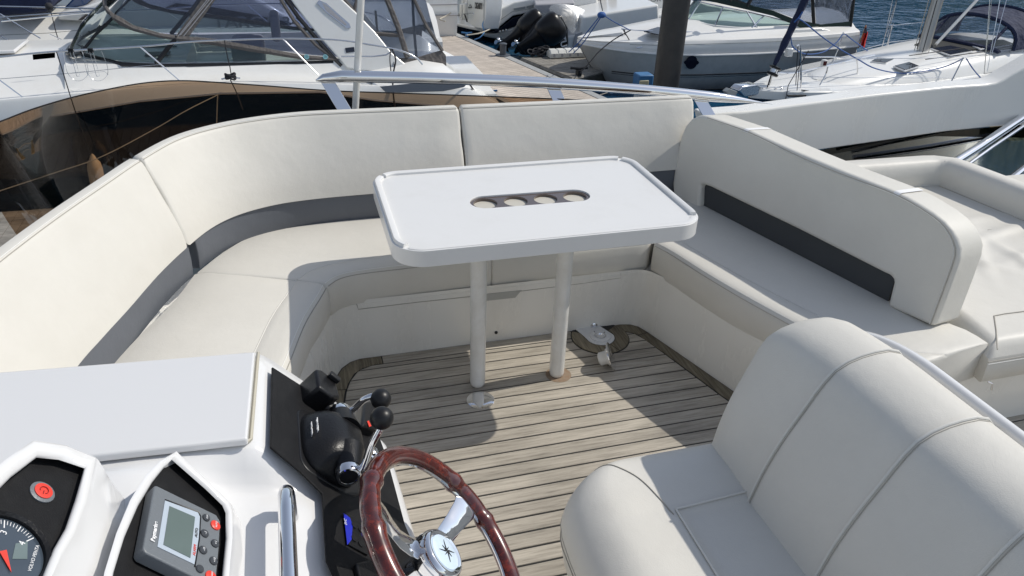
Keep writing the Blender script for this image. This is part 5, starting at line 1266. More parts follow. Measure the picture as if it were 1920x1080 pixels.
# =================================================================== DIGNITY
dg = empty('motor_yacht', G(900, 40, WZ), 'white motor yacht lettered DIGNITY on its transom, stern to the pontoon at top centre', 'boat')
tn0 = Vector((5.62, 24, -2.8)); tnv = Vector((1, 0, -.16))
def tq(px, py, o=0.): return N(px, py, tn0 - Vector((o, 0, 0)), tnv)
obj('bathing_platform', MB().prism([G(px, py, -2.86) for px, py in ((838, 41), (846, 47), (880, 55), (906, 60), (915, 56), (880, 40), (850, 33))], (0, 0, .10)), 'hullw', dg, bevel=.03)
obj('lower_stern', MB().prism([G(px, py, -3.3) for px, py in ((846, 62), (870, 68), (903, 74), (930, 70), (900, 52), (862, 46))], (0, 0, .42)), 'navy', dg, bevel=.03)
obj('transom', MB().prism([tq(*p) for p in ((862, 46), (905, 55), (910, 30), (914, -25), (868, -25))], (.5, 0, 0)), 'hullw', dg, bevel=.03)
obj('quarter_moulding', MB().prism([tq(*p, o=.10) for p in ((838, 42), (850, 45), (862, 20), (872, -20), (858, -20), (845, 20))], (.5, 0, 0)), 'hullw', dg, bevel=.05)
text('boat_name', 'DIGNITY', .24, 'black_p', tq(890.5, 15.4, .03), tq(905, 17.4, .03) - tq(890.5, 15.4, .03), (0, 0, 1), dg, .004, .9, .008)
obj('emblem', MB().tube([tq(878, 15, .03), tq(881.5, 8.5, .03), tq(884, 13.5, .03)], .014, 5, cyc=True), 'black_p', dg)
obj('locker_line', MB().tube([tq(876, 42, .02), tq(877, -10, .02)], .008, 4).tube([tq(907, 47, .02), tq(908, -10, .02)], .008, 4), 'gmark', dg)
for px in (866, 872.5): obj('gas_strut', MB().lathe([(.05, 0), (.07, .05), (.07, .46), (.02, .50)], tq(px, 37, .2), k=12), 'fend', dg)
tubes('davit', [tq(862, 41, .3), tq(867, 28, .4), tq(871, 26, .4), tq(888, 25, .45)], .014, 'steel', dg); tubes('davit', [tq(871, 26, .4), tq(876, 41, .3)], .022, 'blackm', dg)
fd = empty('ball_fender', G(838, 47, -2.7), 'white fender at the stern corner of the boat lettered DIGNITY', 'fender'); obj('ball', MB().ball(G(838, 50, -2.9) + Vector((0, 0, .1)), .2, 14), 'fend', fd)
rope([G(875, 66, PZ + .1), P(900, 62, 22), P(925, 52, 22.8)], .018, 'rope', 'pale mooring line from the blue cleat to the boat lettered DIGNITY')
rope([P(917, 20, 22.7), P(905, 45, 22.6), P(908, 60, 22.5), P(900, 70, 22.3), P(890, 74, 22)], .016, mat('light_blue_rope', (.12, .32, .6), .7), 'light blue rope looping from the motor yacht to the pontoon edge')
rope([P(846, 24, 22.0), P(836, 30, 22), P(825, 36, 21.8), P(835, 40, 21.6)], .02, 'rope', 'pale rope trailing over the far pontoon at top centre')
# second white hull with dark window band (between DIGNITY and the outboards)
wk = dg
hp = [(907, 52), (915, 44), (940, 28), (965, 14), (990, 8), (1130, -6), (1130, -30), (1000, -25), (950, -8), (925, 14), (908, 38)]
def wq(px, py, y=23.0): return P(px, py, y)
tops = [wq(*p) for p in ((906, 54), (912, 58), (935, 52), (962, 30), (1000, 22), (1120, 8), (1120, -14), (1000, -4), (963, 4), (935, 18), (914, 40))]
obj('topsides', MB().prism(tops, (.1, 3.0, 0)), 'hullw', wk, bevel=.05)
obj('window_band', MB().prism([wq(*p, y=23.07) for p in ((912, 60), (935, 55), (962, 33), (1000, 24), (1120, 10), (1120, 30), (1010, 40), (975, 46), (930, 62))], (.1, 2.8, 0)), 'dkglass', wk, bevel=.02)
obj('lower_hull', MB().prism([wq(*p, y=23.1) for p in ((903, 62), (930, 62), (978, 46), (1120, 28), (1120, 74), (945, 76), (908, 69))], (.1, 2.8, 0)), 'hgrey', wk, bevel=.05)
obj('hull_vent', MB().prism([wq(*p, y=22.96) for p in ((963.5, 15.5), (985, 12), (985, 16), (964, 19.5))], (0, .03, 0)), 'gmark', wk); obj('hull_vent', MB().prism([wq(*p, y=22.96) for p in ((988, 11), (1000, 9), (1000, 13), (988, 15))], (0, .03, 0)), 'gmark', wk)
tubes('styling_line', [wq(922, 50, 22.96), wq(940, 36, 22.96), wq(960, 22, 22.96), wq(1000, 15, 22.96)], .008, 'gmark', wk, 5)
for px in (937.5, 943, 949): obj('outlet', MB().ball(wq(px, 59 - (px - 937) * .25, 23.07), .035, 8), 'hullw', wk)
# =================================================================== outboards
KS = 1.17
def outboard(propx, cowl, y, label, w_=1.0):
    o = empty('outboard_engine', P(*propx, y), label, 'outboard', 'pair of black outboard engines')
    p0, p1 = P(*propx, y), P(*cowl, y); ax = (p1 - p0); L_ = ax.length; ax.normalize(); side = Vector((0, 1, 0)); side = (side - ax * side.dot(ax)).normalized(); n = ax.cross(side)
    if n.x < 0: n = -n
    def c(s, a): return p0 + ax * (s * L_) + n * a * KS
    def ell(s, a, rx, ry, k=20, pw=.75):
        cc = c(s, a); return [cc + n * (KS * rx * math.copysign(abs(math.cos(t)) ** pw, math.cos(t))) + side * (KS * ry * math.copysign(abs(math.sin(t)) ** pw, math.sin(t))) for t in [2 * pi * j / k for j in range(k)]]
    obj('cowl', MB().loft([ell(s, a, rx * w_, ry) for s, a, rx, ry in ((.50, .10, .20, .16), (.54, .12, .27, .21), (.62, .14, .33, .25), (.78, .15, .35, .27), (.90, .14, .33, .25), (.97, .12, .28, .2), (1.0, .10, .18, .12))], True, True), 'blackg', o, angle=60)
    obj('midsection', MB().loft([ell(s, a, rx, ry) for s, a, rx, ry in ((.10, 0, .12, .05), (.22, .03, .13, .07), (.36, .06, .15, .10), (.46, .10, .22, .14), (.52, .10, .24, .16))], True, True), 'blackg', o, angle=60)
    gb = c(.10, 0); obj('gearcase', MB().loft([[gb + n * s + ax * (r * math.cos(t)) + side * (r * math.sin(t)) for t in [2 * pi * j / 14 for j in range(14)]] for s, r in ((-.18, .02), (-.12, .055), (0, .065), (.14, .055), (.26, .012))], True, True), 'blackg', o)
    obj('skeg', MB().prism([gb - ax * .03 + n * .08, gb - ax * .22 - n * .02, gb - ax * .22 + n * .04, gb - ax * .03 + n * .0 - n * .1], side * .015), 'blackg', o)
    mb = MB(); pc = gb - n * .2
    for k in range(3):
        t = 2 * pi * k / 3 + .5; r1 = ax * math.cos(t) + side * math.sin(t); r2 = -ax * math.sin(t) + side * math.cos(t)
        mb.loft([[pc + r1 * .03 - r2 * .03, pc + r1 * .03 + r2 * .03 + n * .02, pc + r1 * .03 + r2 * .02 + n * .03, pc + r1 * .03 - r2 * .02 + n * .01], [pc + r1 * .12 - r2 * .06 - n * .03, pc + r1 * .12 + r2 * .07 + n * .03, pc + r1 * .12 + r2 * .06 + n * .04, pc + r1 * .12 - r2 * .05 - n * .01], [pc + r1 * .17 - r2 * .02 - n * .02, pc + r1 * .17 + r2 * .05 + n * .02, pc + r1 * .17 + r2 * .04 + n * .03, pc + r1 * .17 - r2 * .01 - n * .01]], True, True)
    obj('propeller', mb, 'prop', o); obj('prop_hub', MB().lathe([(.02, -.07), (.045, -.04), (.05, .05), (.02, .1)], pc, n, 12), 'steel', o)
    return o, c, ax, side, n
outboard((936, 92), (1012, 22), 21.4, 'black outboard engine tilted up, the one further from the camera')
outboard((968, 96), (1046, 30), 20.7, 'black outboard engine with white lettering, the nearer of the pair', 1.05)
# black draped cover / bulk of engines bracket
eb = obj('engine_cover', MB().prism([P(*p, 20.9) for p in ((975, 104), (985, 72), (1003, 48), (1020, 30), (1054, 28), (1066, 52), (1068, 88), (1050, 101), (1020, 106))], (0, .5, 0)), 'blackg', bevel=.10); props(eb, 'glossy black cover shrouding the lower part of the outboard engines', 'cover')
text('cover_letters', 'SUZUKI', .26, 'white', P(1045, 47, 20.8), P(1050, 75, 20.8) - P(1045, 47, 20.8), P(1055, 46, 20.8) - P(1045, 47, 20.8), eb, .004, 1., .006)
# boat they belong to: white open boat with milky cover
ob = empty('fishing_boat', P(1100, 80, 22), 'white open boat with a milky plastic sheet over its stern, right of the outboards', 'boat')
obj('hull', MB().prism([P(*p, 21.4) for p in ((1052, 103), (1050, 70), (1078, 66), (1086, 64), (1092, 32), (1150, 22), (1235, 8), (1240, 110), (1090, 106))], (.2, 2.0, .0)), 'hullw', ob, bevel=.06)
obj('well', MB().prism([P(*p, 21.37) for p in ((1079, 64), (1092, 60), (1090, 92), (1073, 92))], (0, .02, 0)), 'recess' if 'recess' in M else 'upg', ob)
obj('plastic_sheet', MB().loft([[P(1028, 10, 21.7), P(1031, 22, 21.5), P(1036, 33, 21.3)], [P(1052, 6, 21.8), P(1055, 20, 21.4), P(1058, 40, 21.2)], [P(1075, 10, 21.9), P(1076, 34, 21.4), P(1072, 66, 21.2)], [P(1092, 16, 22.1), P(1086, 36, 21.6), P(1078, 62, 21.3)], [P(1112, 27, 22.5), P(1100, 32, 22.1), P(1090, 36, 21.8)]], False, False), 'milky', ob, sub=2)
obj('console', MB().prism([P(*p, 22.4) for p in ((1003, 40), (1003, 8), (1078, 4), (1078, 30))], (.2, .8, 0)), 'upg', ob, bevel=.05)
obj('cabin', MB().prism([P(*p, 23.2) for p in ((1085, 26), (1086, -20), (1120, -24), (1122, 26))], (.2, .8, 0)), 'hullw', ob, bevel=.04)
for a in (1126, 1145): obj('dark_locker', MB().prism([P(*p, 23.3) for p in ((a, 27), (a, -24), (a + 11, -24), (a + 11, 24))], (.1, .5, 0)), 'blackm', ob)
rope([P(1128, 26, 17.2), P(1105, 55, 17.3), P(1085, 80, 17.4), P(1066, 98, 17.5)], .012, 'ropeb', 'dark blue doubled mooring rope sloping to the step fender')
rope([P(1130, 27, 17.2), P(1110, 57, 17.3), P(1092, 82, 17.4), P(1075, 100, 17.5)], .012, 'ropeb', 'second strand of the dark blue rope sloping to the step fender')
rope([P(1128, 26, 17.1), P(1150, 40, 17.0), P(1180, 56, 17.0)], .012, 'ropeb', 'dark rope from the blue knot down to the bow rail of the grey-hulled cruiser')
kn_ = empty('rope_knot', P(1128, 28, 17.1), 'blue rope knot over the white open boat, left of the pile', 'knot'); obj('knot', MB().ball(P(1128, 28, 17.1), .09, 12, (1.2, 1, .8)), 'ropeb', kn_)
tubes('boat_hook', [P(1130, 20, 21.0), P(1124, -6, 21.0), P(1118, -30, 21.0)], .02, 'steel', ob)
# Rodman
rd = empty('day_cruiser', P(1200, 60, 20), 'white day cruiser lettered Rodman behind the bow of the grey-hulled cruiser', 'boat')
def rq(px, py, y=22.3): return P(px, py, y)
obj('hull', MB().prism([rq(*p) for p in ((1118, 52), (1140, 44), (1180, 36), (1242, 26), (1330, 15), (1330, 110), (1180, 110), (1140, 90))], (.4, 2.4, 0)), 'hullw', rd, bevel=.08)
obj('grey_panel', MB().prism([rq(*p, y=22.26) for p in ((1122, 57), (1150, 50), (1242, 34), (1242, 44), (1180, 62), (1160, 68), (1128, 66))], (0, .03, 0)), mat('pale_grey_panel', (.42, .43, .43), .4), rd)
text('maker_name', 'Rodman', .26, 'black_p', rq(1140, 56, 22.22), rq(1158, 53.5, 22.22) - rq(1140, 56, 22.22), (0, 0, 1), rd, .003, 1., .006)
text('model_name', 'SPIRIT', .24, 'gmark', rq(1147, 62, 22.22), rq(1176, 56, 22.22) - rq(1147, 62, 22.22), (0, 0, 1), rd, .003, 1.3, .006)
obj('cabin', MB().prism([rq(*p, y=23.2) for p in ((1180, 24), (1185, -10), (1260, -14), (1260, 22))], (.2, 1.2, 0)), 'hullw', rd, bevel=.06)
text('cabin_print', 'SPORTS', .22, 'gmark', rq(1205, 6, 23.16), rq(1240, 2, 23.16) - rq(1205, 6, 23.16), (0, 0, 1), rd, .003, 1.2, .002)
tubes('bow_rail', [rq(1114, 52, 22.2), rq(1135, 44, 22.2), rq(1165, 40, 22.2), rq(1240, 36, 22.2)], .02, 'hullw', rd); tubes('bow_rail', [rq(1116, 56, 22.2), rq(1150, 50, 22.2), rq(1240, 40, 22.2)], .014, 'hullw', rd)
for a, b in (((1131, 48), (1143, 73)), ((1178, 39), (1190, 58))): tubes('rail_post', [rq(*a, y=22.18), rq(*b, y=22.18)], .016, 'hullw', rd)
tubes('grab_bar', [rq(1180, 26, 22.2), rq(1186, 20, 22.2), rq(1225, -6, 22.2)], .016, 'steel', rd)
# =================================================================== grey-hulled sports cruiser
b8 = empty('grey_hulled_cruiser', (10.5, 18.1, WZ), 'white-decked cruiser with grey hull and black cockpit canopy behind the dark pile', 'boat')
CY8 = 18.1
ST8 = [(6.95, .03, -2.12), (7.05, .22, -2.14), (7.4, .52, -2.17), (8.0, .85, -2.21), (8.8, 1.12, -2.24), (9.8, 1.26, -2.26), (11, 1.30, -2.26), (12.5, 1.30, -2.24), (13.8, 1.25, -2.20), (14.3, 1.2, -2.18)]
def lowx(x): return x + max(0, (9.0 - x)) * .42
R = []
for x, h, z in ST8:
    pts = [(lowx(x), h * .15, WZ - .35), (lowx(x), h * .80, WZ + .02), (x + (lowx(x) - x) * .5, h * .93, WZ + .45), (x, h, z)]
    R.append([Vector((a, CY8 - b, c)) for a, b, c in pts] + [Vector((a, CY8 + b, c)) for a, b, c in reversed(pts)])
mb = MB().loft(R, False, False); mb.add(R[-1], [tuple(range(8))]); obj('hull', mb, 'hgrey', b8, angle=60)
R2 = [[Vector((p[0].x * .999 + .001, p[1].y - .004, WZ + .0)) for p in [r]] for r in R]
obj('boot_stripe', MB().loft([[Vector((r[1].x, r[1].y - .004, WZ - .06)), Vector((r[1].x, r[1].y - .006, WZ + .07))] for r in R[1:]], False, False), 'anti', b8)
obj('hull_line', MB().tube([Vector((r[2].x, r[2].y - .012, r[2].z)) for r in R[2:]], .012, 6), 'black_p', b8)
obj('hull_line', MB().tube([Vector((r[2].x, r[2].y - .012, r[2].z - .05)) for r in R[2:]], .006, 6), 'black_p', b8)
obj('rub_rail', MB().tube([Vector((x, CY8 - h - .012, z + .01)) for x, h, z in ST8] , .028, 8), 'hullw', b8); obj('rub_rail', MB().tube([Vector((x, CY8 + h + .012, z + .01)) for x, h, z in ST8], .028, 8), 'hullw', b8)
ST9 = []
for x, h, z in ST8:
    u = min(1, max(0, (x - 7.0) / 3)); up = .30 * u ** .8
    ST9.append((x, [(h, z + .02), (h - .005, z + .05 + up * .25), (h + .0, z + .07 + up * .35), (h - .05, z + .09 + up * .9), (h - .12 * u, z + .1 + up), (max(h - .25, .01), z + .11 + up * 1.05), (max(h - .42, .008), z + .13 + up * 1.3), (h * .35, z + .12 + up * (1.9 if x < 10 else 2.0)), (.001, z + .12 + up * (2.0 if x < 10 else 2.05))]))
sym(ST9, CY8, 'deck', 'deckw', b8, 35)
tubes('deck_groove', [Vector((x, CY8 - h + .02, z + .10 + .30 * min(1, max(0, (x - 7) / 3)) ** .8 * .62)) for x, h, z in ST8[3:]], .006, 'gmark', b8)
obj('porthole', MB().lathe([(.001, 0), (.16, 0), (.16, .02), (.001, .02)], P(1296, 117, 16.84), (0, -1, .1), 20), 'dkglass', b8); b8.children[-1].scale = (1, 1, 1)
po = [P(1296 + 14 * math.cos(t), 117 + 6 * math.sin(t), 16.83) for t in [2 * pi * k / 20 for k in range(20)]]
bpy.data.objects.remove(b8.children[-1]); obj('porthole', MB().prism(po, (0, -.02, 0)), 'dkglass', b8)
def k8(px, py, y=17.25): return P(px, py, y)
sb = [(1290, 38), (1312, 44), (1340, 49), (1380, 52.5), (1420, 54), (1480, 53), (1540, 49)]; stp = [(1312, 4), (1330, 8), (1355, 13), (1400, 22), (1440, 31), (1490, 44), (1540, 49)]
yb = [17.9, 17.6, 17.4, 17.3, 17.28, 17.28, 17.28]; yt = [17.95, 17.8, 17.65, 17.5, 17.4, 17.32, 17.28]
bs = [P(*p, y) for p, y in zip(sb, yb)]; ts = [P(*p, y) for p, y in zip(stp, yt)]
def m8(p): return Vector((p.x, 2 * CY8 - p.y, p.z))
obj('windscreen', MB().loft([[m8(a), m8(b)] for a, b in reversed(list(zip(bs, ts)))] + [[a, b] for a, b in zip(bs, ts)], False, False), 'greeng', b8)
obj('screen_base', MB().tube(bs, .03, 8), 'hullw', b8); obj('screen_base', MB().tube([m8(p) for p in bs], .03, 8), 'hullw', b8)
obj('screen_top', MB().tube(ts, .02, 8), 'steel', b8)
for a, b in ((0, 0), (2, 2), (4, 3)): tubes('screen_frame', [bs[a] + Vector((0, -.01, 0)), ts[b] + Vector((0, -.01, 0))], .02, 'steel', b8)
tubes('screen_frame', [P(1409, 53, 17.28), P(1433, 29, 17.42)], .022, 'steel', b8)
va = [(1308, -6), (1330, 2), (1400, 18), (1450, 30), (1520, 60), (1560, 63), (1597, 62), (1597, 40), (1580, 42), (1540, 46), (1490, 36), (1450, 20), (1400, 8), (1340, -8), (1310, -16)]
obj('canopy_valance', MB().prism([k8(*p, y=17.2) for p in va], (0, .02, 0)), 'canvasg', b8); obj('canopy_valance', MB().prism([m8(k8(*p, y=17.2)) for p in va], (0, -.02, 0)), 'canvasb', b8)
for q in (((1400, 12), (1420, -20)), ((1368, 2), (1380, -20)), ((1526, 45), (1522, -20)), ((1594, 50), (1603, -20))): tubes('canopy_binding', [k8(*q[0], y=17.22), k8(*q[1], y=17.3)], .045, 'canvasb', b8)
for pl_ in (((1425, -15), (1405, 8), (1450, 20), (1500, 38), (1522, 45), (1520, -15)), ((1530, 45), (1592, 44), (1597, -15), (1528, -15)), ((1330, -8), (1366, 0), (1376, -18), (1335, -22))): obj('clear_panel', MB().prism([k8(*p, y=17.24) for p in pl_], (0, .003, 0)), 'vin', b8)
obj('stern_curtain', MB().prism([k8(1594, 50), k8(1600, -20), m8(k8(1600, -20)), m8(k8(1594, 50))], (.01, 0, 0)), 'vin', b8)
obj('cockpit_coaming', MB().prism([k8(*p, y=17.05) for p in ((1480, 56), (1540, 52), (1592, 66), (1604, 78), (1608, 96), (1606, 104), (1570, 88), (1500, 74))], (0, .25, 0)), 'deckw', b8, bevel=.04)
obj('engine_vent', MB().prism([k8(*p, y=17.03) for p in ((1588, 80), (1600, 81), (1604, 92), (1596, 90))], (0, .03, 0)), 'gmark', b8)
for a in (1350, 1450, 1500): obj('cockpit_seat', MB().box(P(a + 40, 40, 18.3), (.5, .5, .5)), 'upg', b8, bevel=.08)
obj('foredeck_hatch', MB().prism([N(px, py, (8.6, 18.1, -1.77), (-.13, 0, 1)) for px, py in ((1207, 60), (1233, 52), (1262, 54), (1235, 66))], (0, 0, .02)), 'dkglass', b8)
tubes('bow_rail', [P(1165, 54, 17.5), P(1190, 57, 17.45), P(1290, 60, 17.3), P(1390, 59, 17.2), P(1412, 60, 17.2), P(1424, 63, 17.15), P(1420, 66, 17.1), P(1400, 70, 17.1)], .014, 'steel', b8)
for a, b in (((1168, 55), (1186, 85)), ((1171, 55), (1172, 66)), ((1340, 60), (1343, 66))): tubes('rail_post', [P(*a, 17.5), P(*b, 17.45)], .012, 'roped', b8)
for a in (1198,): tubes('cleat', [P(1193, 89.5, 17.1), P(1204, 88.5, 17.1)], .014, 'steel', b8)
obj('bow_roller', MB().ball(P(1133, 88, 18.0), .05, 8), 'blackm', b8)
rope([P(1183, 56, 17.3), P(1150, 75, 17.4), P(1122, 98, 17.3), P(1105, 118, 17.2), P(1088, 137, 17.1)], .014, 'roped', 'dark bow line from the grey-hulled cruiser to the cleat on the finger pontoon')
# ensign
en = empty('ensign', P(1607, 95, 16.4), 'small red ensign on a varnished staff at the stern of the grey-hulled cruiser', 'flag')
tubes('staff', [P(1609, 90, 16.9), P(1624, 47, 16.9)], .018, mat('varnished_staff', (.4, .18, .06), .4), en)
R = [[P(1624 - .6 * k + 2.0 * math.sin(k * .9), 52 + j * 5 + k * .3, 16.88 + .03 * math.sin(k * 1.3 + j)) for j in range(8)] for k in range(0, 9)]
R = [[P(1622.5 - j * 1.4 + k * (1.15 if j > 1 else .35) , 51 + j * 5.2 + k * .5 * (j > 5), 16.88 + .05 * math.sin(k * 1.6 + j * .5)) for j in range(8)] for k in range(0, 8)]
obj('flag_cloth', MB().loft(R, False, False), 'redf', en); obj('flag_canton', MB().prism([P(1621.5, 52, 16.84), P(1625, 52, 16.84), P(1626, 62, 16.84), P(1619, 62, 16.84)], (0, .01, 0)), 'navy', en)
# =================================================================== sailing yacht
O9 = Vector((8.72, 12.98, 0)); a9 = math.radians(15.6); A9 = Vector((math.cos(a9), math.sin(a9), 0)); B9 = Vector((-math.sin(a9), math.cos(a9), 0))
XF = Matrix(((A9.x, B9.x, 0, O9.x), (A9.y, B9.y, 0, O9.y), (0, 0, 1, 0), (0, 0, 0, 1)))
b9 = empty('sailing_yacht', O9 + A9 * 5 + Vector((0, 0, WZ)), 'white sailing yacht with silver mast, bow towards the camera at the right', 'boat')
HB9 = [(0, .04), (.4, .34), (1, .62), (2, .95), (3, 1.2), (4.5, 1.45), (6, 1.6), (8, 1.65), (10, 1.55), (11.2, 1.35)]
def z9(x): return -2.02 - .10 * min(x / 4, 1)
xs9 = [0, .2, .4, .7, 1, 1.5, 2, 3, 4, 5, 6.5, 8, 9.5, 11.2]
def lx(x): return x + max(0, 1.6 - x) * .35
R = []
for x in xs9:
    h = zi(x, HB9); pts = [(lx(x), h * .05, WZ - .5), (lx(x), h * .72, WZ), (x + (lx(x) - x) * .5, h * .93, WZ + .55), (x, h, z9(x) - .16)]
    R.append([XF @ Vector((a, -b, c)) for a, b, c in pts] + [XF @ Vector((a, b, c)) for a, b, c in reversed(pts)])
mb = MB().loft(R, False, False); mb.add(R[0], [tuple(range(8))]); mb.add(R[-1], [tuple(range(8))]); obj('hull', mb, 'navy', b9, angle=60)
sym([(x, [(zi(x, HB9), z9(x) - .16), (zi(x, HB9) + .015, z9(x) - .12), (zi(x, HB9), z9(x)), (zi(x, HB9) - .03, z9(x) + .02)]) for x in xs9], 0, 'sheer_strake', 'hullw', b9, 35, XF)
sym([(x, [(zi(x, HB9) - .03, z9(x) + .005), (zi(x, HB9) * .5, z9(x) + .03), (.001, z9(x) + .04)]) for x in xs9], 0, 'deck', 'deckw', b9, 35, XF)
CR = [(1.9, .10, .0), (2.2, .35, .06), (2.8, .58, .13), (3.6, .80, .20), (4.6, .92, .26), (6, 1.0, .32), (7.5, 1.0, .36), (8.6, .98, .38)]
sym([(x, [(h + .12, z9(x) + .02), (h + .05, z9(x) + .03 + t * .55), (h - .04, z9(x) + .03 + t * .9), (h * .6, z9(x) + .05 + t), (.001, z9(x) + .06 + t * 1.05)]) for x, h, t in CR], 0, 'coachroof', 'deckw', b9, 50, XF)
def dk(px, py, z): return G(px, py, z)
def roof_z(x):
    t = zi(x, [(c_[0], c_[2]) for c_ in CR]); return z9(x) + .055 + t
def hatch(pxs, z, m='dkglass', nm='deck_hatch', rimm='gelw'):
    mx_, my_ = sum(p[0] for p in pxs) / len(pxs), sum(p[1] for p in pxs) / len(pxs)
    for _ in range(12): z = roof_z((G(mx_, my_, z) - O9).dot(A9))
    z += .012
    q = [G(x, y, z) for x, y in pxs]; c = sum(q, Vector()) / len(q)
    obj(nm + '_frame', MB().prism([c + (p - c) * 1.12 - Vector((0, 0, .015)) for p in q], (0, 0, .03)), rimm, b9, bevel=.008); obj(nm, MB().prism([p + Vector((0, 0, .014)) for p in q], (0, 0, .012)), m, b9, bevel=.004)
hatch([(1677, 125), (1704, 118), (1722, 125), (1697, 133)], -1.90); hatch([(1748, 92), (1788, 86), (1820, 97), (1782, 104)], -1.76)
hatch([(1806, 78), (1880, 76), (1900, 84), (1840, 92)], -1.66, 'dkglass', 'companion_hatch'); hatch([(1634, 116), (1644, 110), (1676, 112), (1660, 119)], -1.98)
def k9(px, py, off=0.): return N(px, py, O9 + B9 * off, B9)
wn = [(1845, 138), (1910, 126), (1935, 130), (1925, 140), (1848, 148)]
obj('cabin_window', MB().prism([k9(*p, off=-1.13) for p in wn], -B9 * .02), 'dkglass', b9)
for pq in (((1770, 140), (1700, 146), (1560, 152)), ((1920, 105), (1850, 117), (1780, 130))): pass
for off_, zz in ((-.75, .045), (-.35, .05)):
    tubes('deck_line', [XF @ Vector((x, off_ * (1 + .2 * (x - 5) / 3), z9(x) + .42)) for x in (4.5, 6, 7.5, 8.6)], .010, 'roped', b9, 6)
mbase = k9(1727, 108); mt = empty('mast', mbase, 'silver mast with its cluster of halyards on the sailing yacht', 'mast')
mz = Vector((mbase.x, mbase.y, z9(5) + .25)); 
obj('mast_tube', MB().loft([[mz + Vector((0, 0, z)) + A9 * (.14 * math.cos(t)) + B9 * (.095 * math.sin(t)) for t in [2 * pi * j / 20 for j in range(20)]] for z in (0, .02, 7, 12.5)], True, True), 'alu', mt, angle=70)
obj('mast_collar', MB().lathe([(.2, 0), (.2, .05), (.15, .08), (.14, .1)], mz, k=20), 'blackg', mt)
for k in range(7):
    t = k * .75; q = mz + A9 * (.20 * math.cos(t)) + B9 * (.17 * math.sin(t)); obj('halyard', MB().tube([q, q + Vector((0, 0, 1.2)) + A9 * random.uniform(-.05, .05), q + Vector((0, 0, 6)) - A9 * .05], .009, 5), random.choice(['rope', 'roped', 'roped']), mt)
    obj('block', MB().box(q + Vector((0, 0, .06)), (.09, .05, .10)), 'blackg', mt, bevel=.01)
bm2 = empty('boom', k9(1757, 78), 'white spinnaker pole rising to the right of the mast', 'pole'); obj('pole', MB().tube([k9(1755, 83, -.05), k9(1830, 2, -.05), k9(1870, -42, -.05)], .035, 14), 'leg', bm2)
# shrouds and lifelines
for a, b in (((1845, 138), (1862, -30)), ((1851, 134), (1880, -30)), ((1846, 130), (1858, -30)), ((1860, 100), (1895, -30))): tubes('shroud', [k9(*a, off=-1.5), k9(*b, off=-1.1)], .007, 'steel', b9, 6)
for a, b in (((1663, 70), (1690, -30)), ((1648, 105), (1690, -30)), ((1652, 100), (1680, -30)), ((1657, 103), (1675, 44))): tubes('shroud', [k9(*a, off=1.5), k9(*b, off=1.1)], .007, 'steel', b9, 6)
for off_, pl_ in ((-.9, ((1508, 107), (1560, 107), (1607, 110), (1750, 109), (1810, 105), (1925, 101))), (-1.1, ((1500, 143), (1606, 146), (1760, 146), (1843, 149))), (1.3, ((1670, 48), (1790, 36), (1880, 26), (1925, 20))), (1.3, ((1620, 92), (1670, 79), (1800, 64), (1925, 58)))):
    tubes('life_line', [k9(*p, off=off_) for p in pl_], .006, 'steel', b9, 6)
tubes('stanchion', [k9(1672, 47, 1.25), k9(1662, 100, 1.35)], .014, 'steel', b9); tubes('stanchion', [k9(1806, 108, -1.35), k9(1779, 162, -1.4)], .014, 'steel', b9); tubes('stanchion', [k9(1913, 112, -1.5), k9(1906, 130, -1.5)], .014, 'steel', b9)
# pulpit
pu = [((1606, 112), (1608, 130), (1604, 152), (1596, 172), (1592, 178)), ((1552, 125), (1548, 140), (1537, 160), (1531, 172)), ((1505, 106), (1502, 120), (1502, 150), (1500, 176)), ((1493, 86), (1500, 87), (1502, 120), (1500, 150))]
for q in pu: tubes('pulpit', crom([k9(*p, off=-.35) for p in q], 16), .014, 'steel', b9)
tubes('pulpit', crom([k9(*p, off=-.2) for p in ((1458, 137), (1490, 137), (1530, 128), (1600, 112), (1640, 103))], 20), .013, 'steel', b9)
tubes('pulpit', [k9(1509, 107, -.3), k9(1560, 107, -.3), k9(1607, 111, -.35)], .014, 'steel', b9); tubes('pulpit', crom([k9(*p, off=.4) for p in ((1583, 64), (1580, 62), (1574, 85), (1560, 118), (1552, 140))], 16), .013, 'steel', b9)
for q in (((1496, 88), (1492, 160)), ((1516, 95), (1478, 160), (1472, 192)), ((1500, 110), (1492, 196))): tubes('dark_line', [k9(*p, off=-.45) for p in q], .008, 'roped', b9, 6)
obj('lamp_box', MB().box(k9(1545, 118, -.2), (.10, .08, .13)), 'hullw', b9, bevel=.01); obj('lamp_lens', MB().box(k9(1547, 119, -.26), (.06, .03, .08)), mat('dark_red_lens', (.08, .01, .01), .2), b9)
obj('white_box', MB().box(k9(1479, 98, .1), (.14, .1, .16)), 'hullw', b9, bevel=.02)
ac = empty('deck_winch', k9(1560, 173, -.5), 'black roped cleat on the foredeck edge of the sailing yacht', 'cleat')
mb = MB()
for k in range(5):
    c = k9(1560, 174, -.55) + Vector((0, 0, .02 * k)); mb.tube([c + Vector((.08 * math.cos(t + k), .05 * math.sin(t + k), .02 * math.sin(2 * t))) for t in [2 * pi * j / 14 for j in range(14)]], .014, 6, cyc=True)
obj('rope_turns', mb, 'roped', ac); obj('horn', MB().tube([k9(1503, 169, -.55), k9(1540, 174, -.55), k9(1590, 181, -.6)], .012, 6), 'roped', ac)
for pl_ in (((1477, 178), (1535, 178), (1535, 182), (1478, 182)), ((1604, 177), (1640, 175), (1636, 179), (1606, 180))): obj('deck_fitting', MB().prism([k9(*p, off=-.6) for p in pl_], B9 * .03), 'blackg', b9, bevel=.01)
